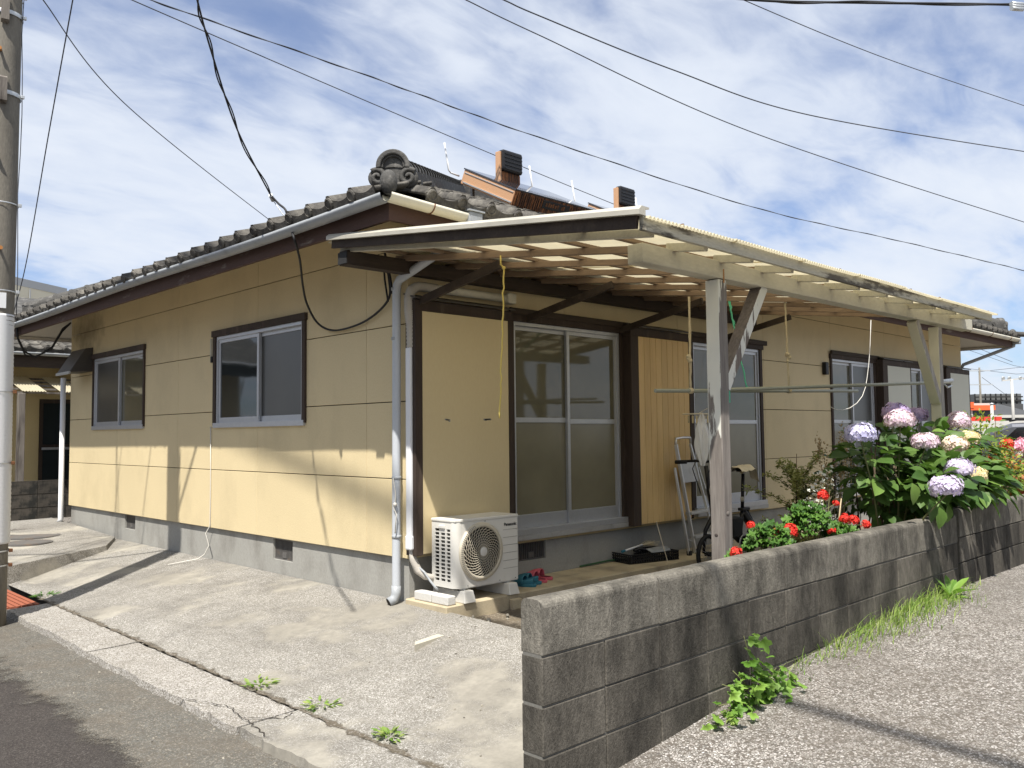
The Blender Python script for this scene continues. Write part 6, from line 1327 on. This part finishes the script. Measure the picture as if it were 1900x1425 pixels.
# tan seed heads
tb = thing('seed_plant', 'tan dried flower plumes standing between shrub and hydrangea', 'plant', ony(1550, 960, -1.9)); tb.location.z = -.41; g = MB(); gs = MB()
for k in range(16):
    e = ony(r.uniform(1515, 1590), r.uniform(805, 880), r.uniform(-2.1, -1.8)); gs.tube([Vector(tb.location)+Vector((r.uniform(-.1, .1), 0, 0)), e], [.005, .002], 4)
    for j in range(26): g.ball(e+Vector((r.gauss(0, .028), r.gauss(0, .02), r.gauss(0, .045))), r.uniform(.004, .010), 5, 3)
obj('stem', gs, 'dry_stick', tb); o = obj('plume', g, 'seed_tan', tb); o['kind'] = 'stuff'
# white flowers
wf = thing('white_flower_plant', 'white flowering plant behind the red geraniums', 'plant', ony(1520, 1000, -2.55)); wf.location.z = -.41; g = MB(); gs = MB()
for k in range(75):
    t_ = r.random(); e = ony(1498+36*t_+r.gauss(0, 9), 955-80*t_+r.gauss(0, 8), r.uniform(-2.36, -2.26)); nrm = Vector((r.uniform(-.6, .3), r.uniform(-1, -.2), r.uniform(.2, 1))).normalized(); a = nrm.cross(Vector((0, 0, 1))).normalized(); b = nrm.cross(a); q = r.uniform(.007, .013)
    for j in range(4): th = j*1.571+r.random(); g.add([e, e+(a*math.cos(th-.6)+b*math.sin(th-.6))*q, e+(a*math.cos(th)+b*math.sin(th))*q*1.4+nrm*.002, e+(a*math.cos(th+.6)+b*math.sin(th+.6))*q], [[0, 1, 2, 3]])
    if k % 24 == 0: gs.tube([Vector(wf.location)+Vector((r.uniform(-.08, .08), 0, 0)), e], .002, 4)
obj('stem', gs, 'stem', wf); o = obj('blossom', g, 'white_petal', wf); o['kind'] = 'stuff'
# geraniums
def geranium(cpx, Y, n, spread, flowers, label, light=0):
    c = ony(*cpx, Y); b0 = Vector((c.x, c.y, -.41)); root = thing('geranium', label, 'geranium', b0, 'red geraniums in the bed behind the wall'); g = MB()
    def rl(s_):
        P = [(0, 0, -.006)]; F = []; m_ = 14
        for i in range(m_): t_ = 2*math.pi*i/m_+.22; rr_ = s_*(1+.12*math.cos(5*t_)); P.append((rr_*math.sin(t_), rr_*math.cos(t_), .012*math.cos(5*t_)))
        return MB().add(P, [[0, i, i+1] for i in range(1, m_)], True)
    for k in range(n):
        v = Vector((r.gauss(0, 1), r.gauss(0, .8), abs(r.gauss(0, 1)))).normalized(); q = c+Vector((v.x*spread[0], v.y*spread[1], v.z*spread[2]-.05))*r.uniform(.5, 1); g.xf(orient(q, Vector((v.x, v.y-.4, r.uniform(-.6, .2))), Vector((v.x*.5-.2, v.y*.5-.3, 1)), r.uniform(-.4, .4)), rl(r.uniform(.020, .036)))
    o = obj('foliage', g, 'leaf_geran', root); o['kind'] = 'stuff'; gs = MB()
    for fx, fy, fr, fm in flowers:
        p = ony(fx, fy, Y-.02); h = MB()
        for k in range(int(34+fr*500)):
            u = 1-1.5*r.random(); ph = r.uniform(0, 6.28); s_ = math.sqrt(max(0, 1-u*u)); nrm = Vector((s_*math.cos(ph), s_*math.sin(ph), u)); e = p+nrm*fr*r.uniform(.7, 1.05); a = nrm.cross(Vector((.1, .2, 1))).normalized(); b = nrm.cross(a); q = fr*.34
            for j in range(5): th = j*1.257+ph; h.add([e, e+(a*math.cos(th-.55)+b*math.sin(th-.55))*q*.8, e+(a*math.cos(th)+b*math.sin(th))*q+nrm*q*.2, e+(a*math.cos(th+.55)+b*math.sin(th+.55))*q*.8], [[0, 1, 2, 3]])
        obj('flower_head', h, fm, root); gs.tube([p, p.lerp(c, .5)+Vector((0, 0, .02)), b0], [.003, .003, .006], 5)
    obj('stem', gs, 'stem', root); return root
geranium((1362, 1045), -2.60, 30, (.08, .06, .12), [(1366, 1026, .036, 'red_petal')], 'small geranium with one scarlet head beside the porch post')
geranium((1425, 1005), -2.50, 120, (.22, .14, .18), [(1393, 975, .028, 'red_petal'), (1440, 988, .03, 'red_petal'), (1466, 986, .05, 'red_petal')], 'broad geranium with a large crimson head near the porch post')
geranium((1500, 975), -2.45, 190, (.26, .16, .22), [(1527, 920, .042, 'red_petal'), (1551, 934, .025, 'red_petal')], 'tall dark leaved geranium with a single scarlet head above it')
geranium((1560, 985), -2.55, 90, (.22, .12, .10), [(1543, 985, .03, 'red_petal'), (1568, 963, .04, 'red_petal'), (1583, 966, .04, 'red_petal'), (1606, 974, .036, 'red_petal')], 'low geranium with four scarlet heads along the wall top')
p0 = ony(1562, 990, -2.5); single('dry_stalk', MB().tube([p0+Vector((0, 0, -.2)), ony(1557, 960, -2.5), ony(1561, 925, -2.5)], [.007, .006, .004], 6), 'dry_stick', 'bare dry stalk standing among the geraniums', 'stalk', base=p0)
# spider plant
def blades(root_name, label, cat, c, n, Lr, wr_, mt_, rng, lean=1.0, group=None, stuff_name='blades'):
    root = thing(root_name, label, cat, c, group); g = MB()
    for k in range(n):
        a = rng.uniform(0, 6.28); L = rng.uniform(*Lr); h = rng.uniform(.5, .95); d = Vector((math.cos(a), math.sin(a), 0)); w_ = rng.uniform(*wr_); s_ = Vector((-d.y, d.x, 0)); P = []; b0 = c+d*rng.uniform(0, .03)
        for i in range(6): t_ = i/5; p = b0+d*(L*lean*t_**1.3*.7)+Vector((0, 0, L*h*(t_-.75*lean*t_*t_))); ww = w_*(1-t_**2)*.5+.0006; P += [p-s_*ww, p+s_*ww]
        g.add(P, [[2*i, 2*i+1, 2*i+3, 2*i+2] for i in range(5)], True)
    o = obj(stuff_name, g, mt_, root); return root
c = ony(1250, 1070, -2.15); c.z = max(-.41, c.z-.12); c = Vector((ony(1250, 1050, -2.15).x, -2.15, -.08)); 
sp_ = blades('spider_plant', 'pale spider plant with arching narrow leaves behind the block wall', 'plant', c, 80, (.20, .34), (.007, .012), 'spider', r, 1.1)
obj('plant_pot', MB().lathe((c.x, c.y, -.41), [(.07, 0), (.10, .31), (.105, .33), (.09, .33), (.085, .29)], 18), 'terracotta', sp_)
obj('flower_stalk', MB().tube([c, c+Vector((-.05, 0, .2)), ony(1218, 968, -2.15)], [.003, .0025, .002], 5).tube([c, c+Vector((.1, 0, .15)), c+Vector((.3, -.02, .17))], .002, 5), 'dry_stick', sp_)
# pink flowers and pots at the far right
pf = bush('flower_pot', 'terracotta pot of pink flowers on the wall at the bed far end', 'potted plant', [(ony(1885, 850, -2.35), (.3, .22, .16))], 200, .05, .02, 'leaf_geran', r, base=Vector((ony(1885, 860, -2.35).x, -2.35, .25)))
for x, y, fr, fm in ((1868, 825, .075, 'red_petal'), (1884, 828, .07, 'pink_petal'), (1897, 822, .07, 'pink_petal'), (1896, 834, .075, 'pink_petal'), (1886, 842, .06, 'white_petal'), (1835, 852, .035, 'red_petal'), (1806, 842, .035, 'red_petal')):
    p = ony(x, y, -2.40); h = floret_head(p, fr, r, 40, fr*.34, .8); obj('flower_head', h, fm, pf)
c = Vector((ony(1893, 885, -2.45).x, -2.45, .16)); obj('pot', MB().lathe(c, [(.15, -.1), (.20, .22), (.215, .23), (.215, .27), (.19, .27), (.18, .2)], 22), 'terracotta', pf); obj('saucer', MB().lathe(c-Vector((0, 0, .11)), [(.1, 0), (.25, .02), (.26, .05), (.24, .05)], 22), 'terracotta', pf)
# grass along the foot of the wall
g = MB()
for k in range(1500):
    x = r.choice([r.gauss(1.5, .75), r.uniform(-.2, 3.4), r.gauss(2.2, .5)]); 
    if not -.9 < x < 4.6: continue
    y = -2.872-abs(r.gauss(0, .09))*(1.4 if .6 < x < 3 else .6); z0_ = alley_z(x)-.004; L = r.uniform(.03, .11)*r.choice([1, 1, 1.9])*(1.25 if .8 < x < 2.8 else .7); a = r.uniform(0, 6.28); d = Vector((math.cos(a), math.sin(a)*.6-.35, 0)); s_ = Vector((-d.y, d.x, 0)).normalized(); w_ = r.uniform(.0015, .0035); P = []
    for i in range(4): t_ = i/3; p = Vector((x, y, z0_))+d*(L*.8*t_**1.5)+Vector((0, 0, L*(t_-.45*t_*t_))); P += [p-s_*w_*(1-t_*.9), p+s_*w_*(1-t_*.9)]
    if any(q.y > -2.866 for q in P): continue
    g.add(P, [[2*i, 2*i+1, 2*i+3, 2*i+2] for i in range(3)], True)
o = obj('grass', g, 'grass'); o['kind'] = 'stuff'; tag(o, 'thin bright grass growing along the foot of the block wall', 'grass')
# lobed vine weed
def lobed(s_):
    P = [(0, 0, 0)]; m_ = 15; rad = [.25, .55, .75, .5, .8, .95, .55, .9, 1.15, .9, .55, .95, .8, .5, .6]
    for i in range(m_): t_ = math.pi+2*math.pi*i/m_; rr_ = s_*rad[i]; P.append((rr_*math.sin(t_), s_*.35-rr_*math.cos(t_)*-1, .1*s_*math.sin(3*t_)))
    return MB().add(P, [[0, i, i % m_+1] for i in range(1, m_+1)], True)
vm = []
for s_ in (.035, .045, .028): me = lobed(s_).mesh('leaf'); me.materials.append(MATS['leaf_weed']); vm.append(me)
vb = Vector((-.12, -2.90, -.43)); vine = thing('vine_weed', 'lobed green vine weed sprawling at the foot of block wall', 'weed', vb); g = MB(); k = 0
sprays = [((1395, 1290), (1380, 1180)), ((1395, 1300), (1440, 1240)), ((1395, 1310), (1480, 1260)), ((1390, 1310), (1340, 1270)), ((1395, 1310), (1420, 1320)), ((1380, 1310), (1330, 1310)), ((1370, 1310), (1310, 1340)), ((1400, 1290), (1400, 1220)), ((1400, 1300), (1460, 1290)), ((1395, 1290), (1415, 1250)), ((1390, 1300), (1360, 1245))]
for (a, b) in sprays:
    pa, pb = ony(*a, -2.93), ony(*b, -2.90-.12*r.random()); gz = alley_z(pb.x)+.01; pb.z = max(pb.z, gz); pa.z = max(pa.z, gz); g.tube([pa, pa.lerp(pb, .5)+Vector((0, -.02, .02)), pb], .0025, 5)
    for j in range(13):
        q = pa.lerp(pb, r.random()**.8)+Vector((r.gauss(0, .035), -abs(r.gauss(0, .05)), r.gauss(0, .03))); q.z = max(q.z, alley_z(q.x)+.012); q.y = min(q.y, -2.885)
        o = bpy.data.objects.new('leaf', vm[k % 3]); col.objects.link(o); o.parent = vine; o.matrix_local = Matrix.Translation(-vb) @ orient(q, Vector((r.uniform(-1, 1), r.uniform(-.8, 0), r.uniform(-.5, .2))), Vector((r.uniform(-.4, .2), -.6, .9)), r.uniform(-.4, .4)) @ Matrix.Scale(r.uniform(.7, 1.15), 4); k += 1
obj('stem', g, 'stem', vine)
# broad-leaved weed
wb = onz(1762, 1108, -.3); wb.y = min(wb.y, -2.93); wd = thing('broad_leaf_weed', 'clump of broad upright weed leaves at wall foot in hydrangea shadow', 'weed', wb); lm = leaf_mb(.20, .045, .3, .3, prof=[0, .5, .85, 1, .8, 0]).mesh('leaf'); lm.materials.append(MATS['leaf_weed'])
for k in range(13):
    a = k*2.4; el = r.uniform(.35, 1.4) if k < 9 else .15; o = bpy.data.objects.new('leaf', lm); col.objects.link(o); o.parent = wd; o.matrix_local = orient(Vector((0, 0, .0)), Vector((math.cos(a), math.sin(a)*.6-.25, el)), Vector((0, -.3, 1)), r.uniform(-.5, .5)) @ Matrix.Scale(r.uniform(.7, 1.15), 4)
# little weeds in the seams
wl = leaf_mb(.055, .02, .2, .35, prof=[0, .7, 1, .6, 0])
for i, (p, n, s_, lb) in enumerate((((480, 1275), 60, .09, 'low green weed in the seam beside the apron'), ((597, 1312), 50, .085, 'straggling weed in the seam near the broken kerb slab'), ((722, 1370), 70, .07, 'bushy green weed growing at the seam near block wall end'), ((85, 1108), 60, .10, 'dark green weed at foot of the utility pole'), ((1345, 1365), 12, .03, 'tiny weed at foot of the block wall near its end'))):
    c = onz(*p, -.55 if i != 4 else -.5); c.z = -.552 if i != 4 else alley_z(c.x); root = thing('small_weed', lb, 'weed', c); g = MB()
    for k in range(n): a = r.uniform(0, 6.28); q = c+Vector((math.cos(a), math.sin(a), 0))*r.random()**.7*s_*Vector((1, 1, 1)).x; g.xf(orient(q+Vector((0, 0, r.uniform(0, .03))), Vector((math.cos(a), math.sin(a), r.uniform(.1, 1.2))), (0, 0, 1), r.uniform(-.6, .6)) @ Matrix.Scale(r.uniform(.4, 1.0)*(1 if i != 3 else 1.2), 4), wl)
    obj('leaves', g, 'grass' if i != 3 else 'leaf_geran', root)['kind'] = 'stuff'
c = onz(590, 1250+0, -.55)
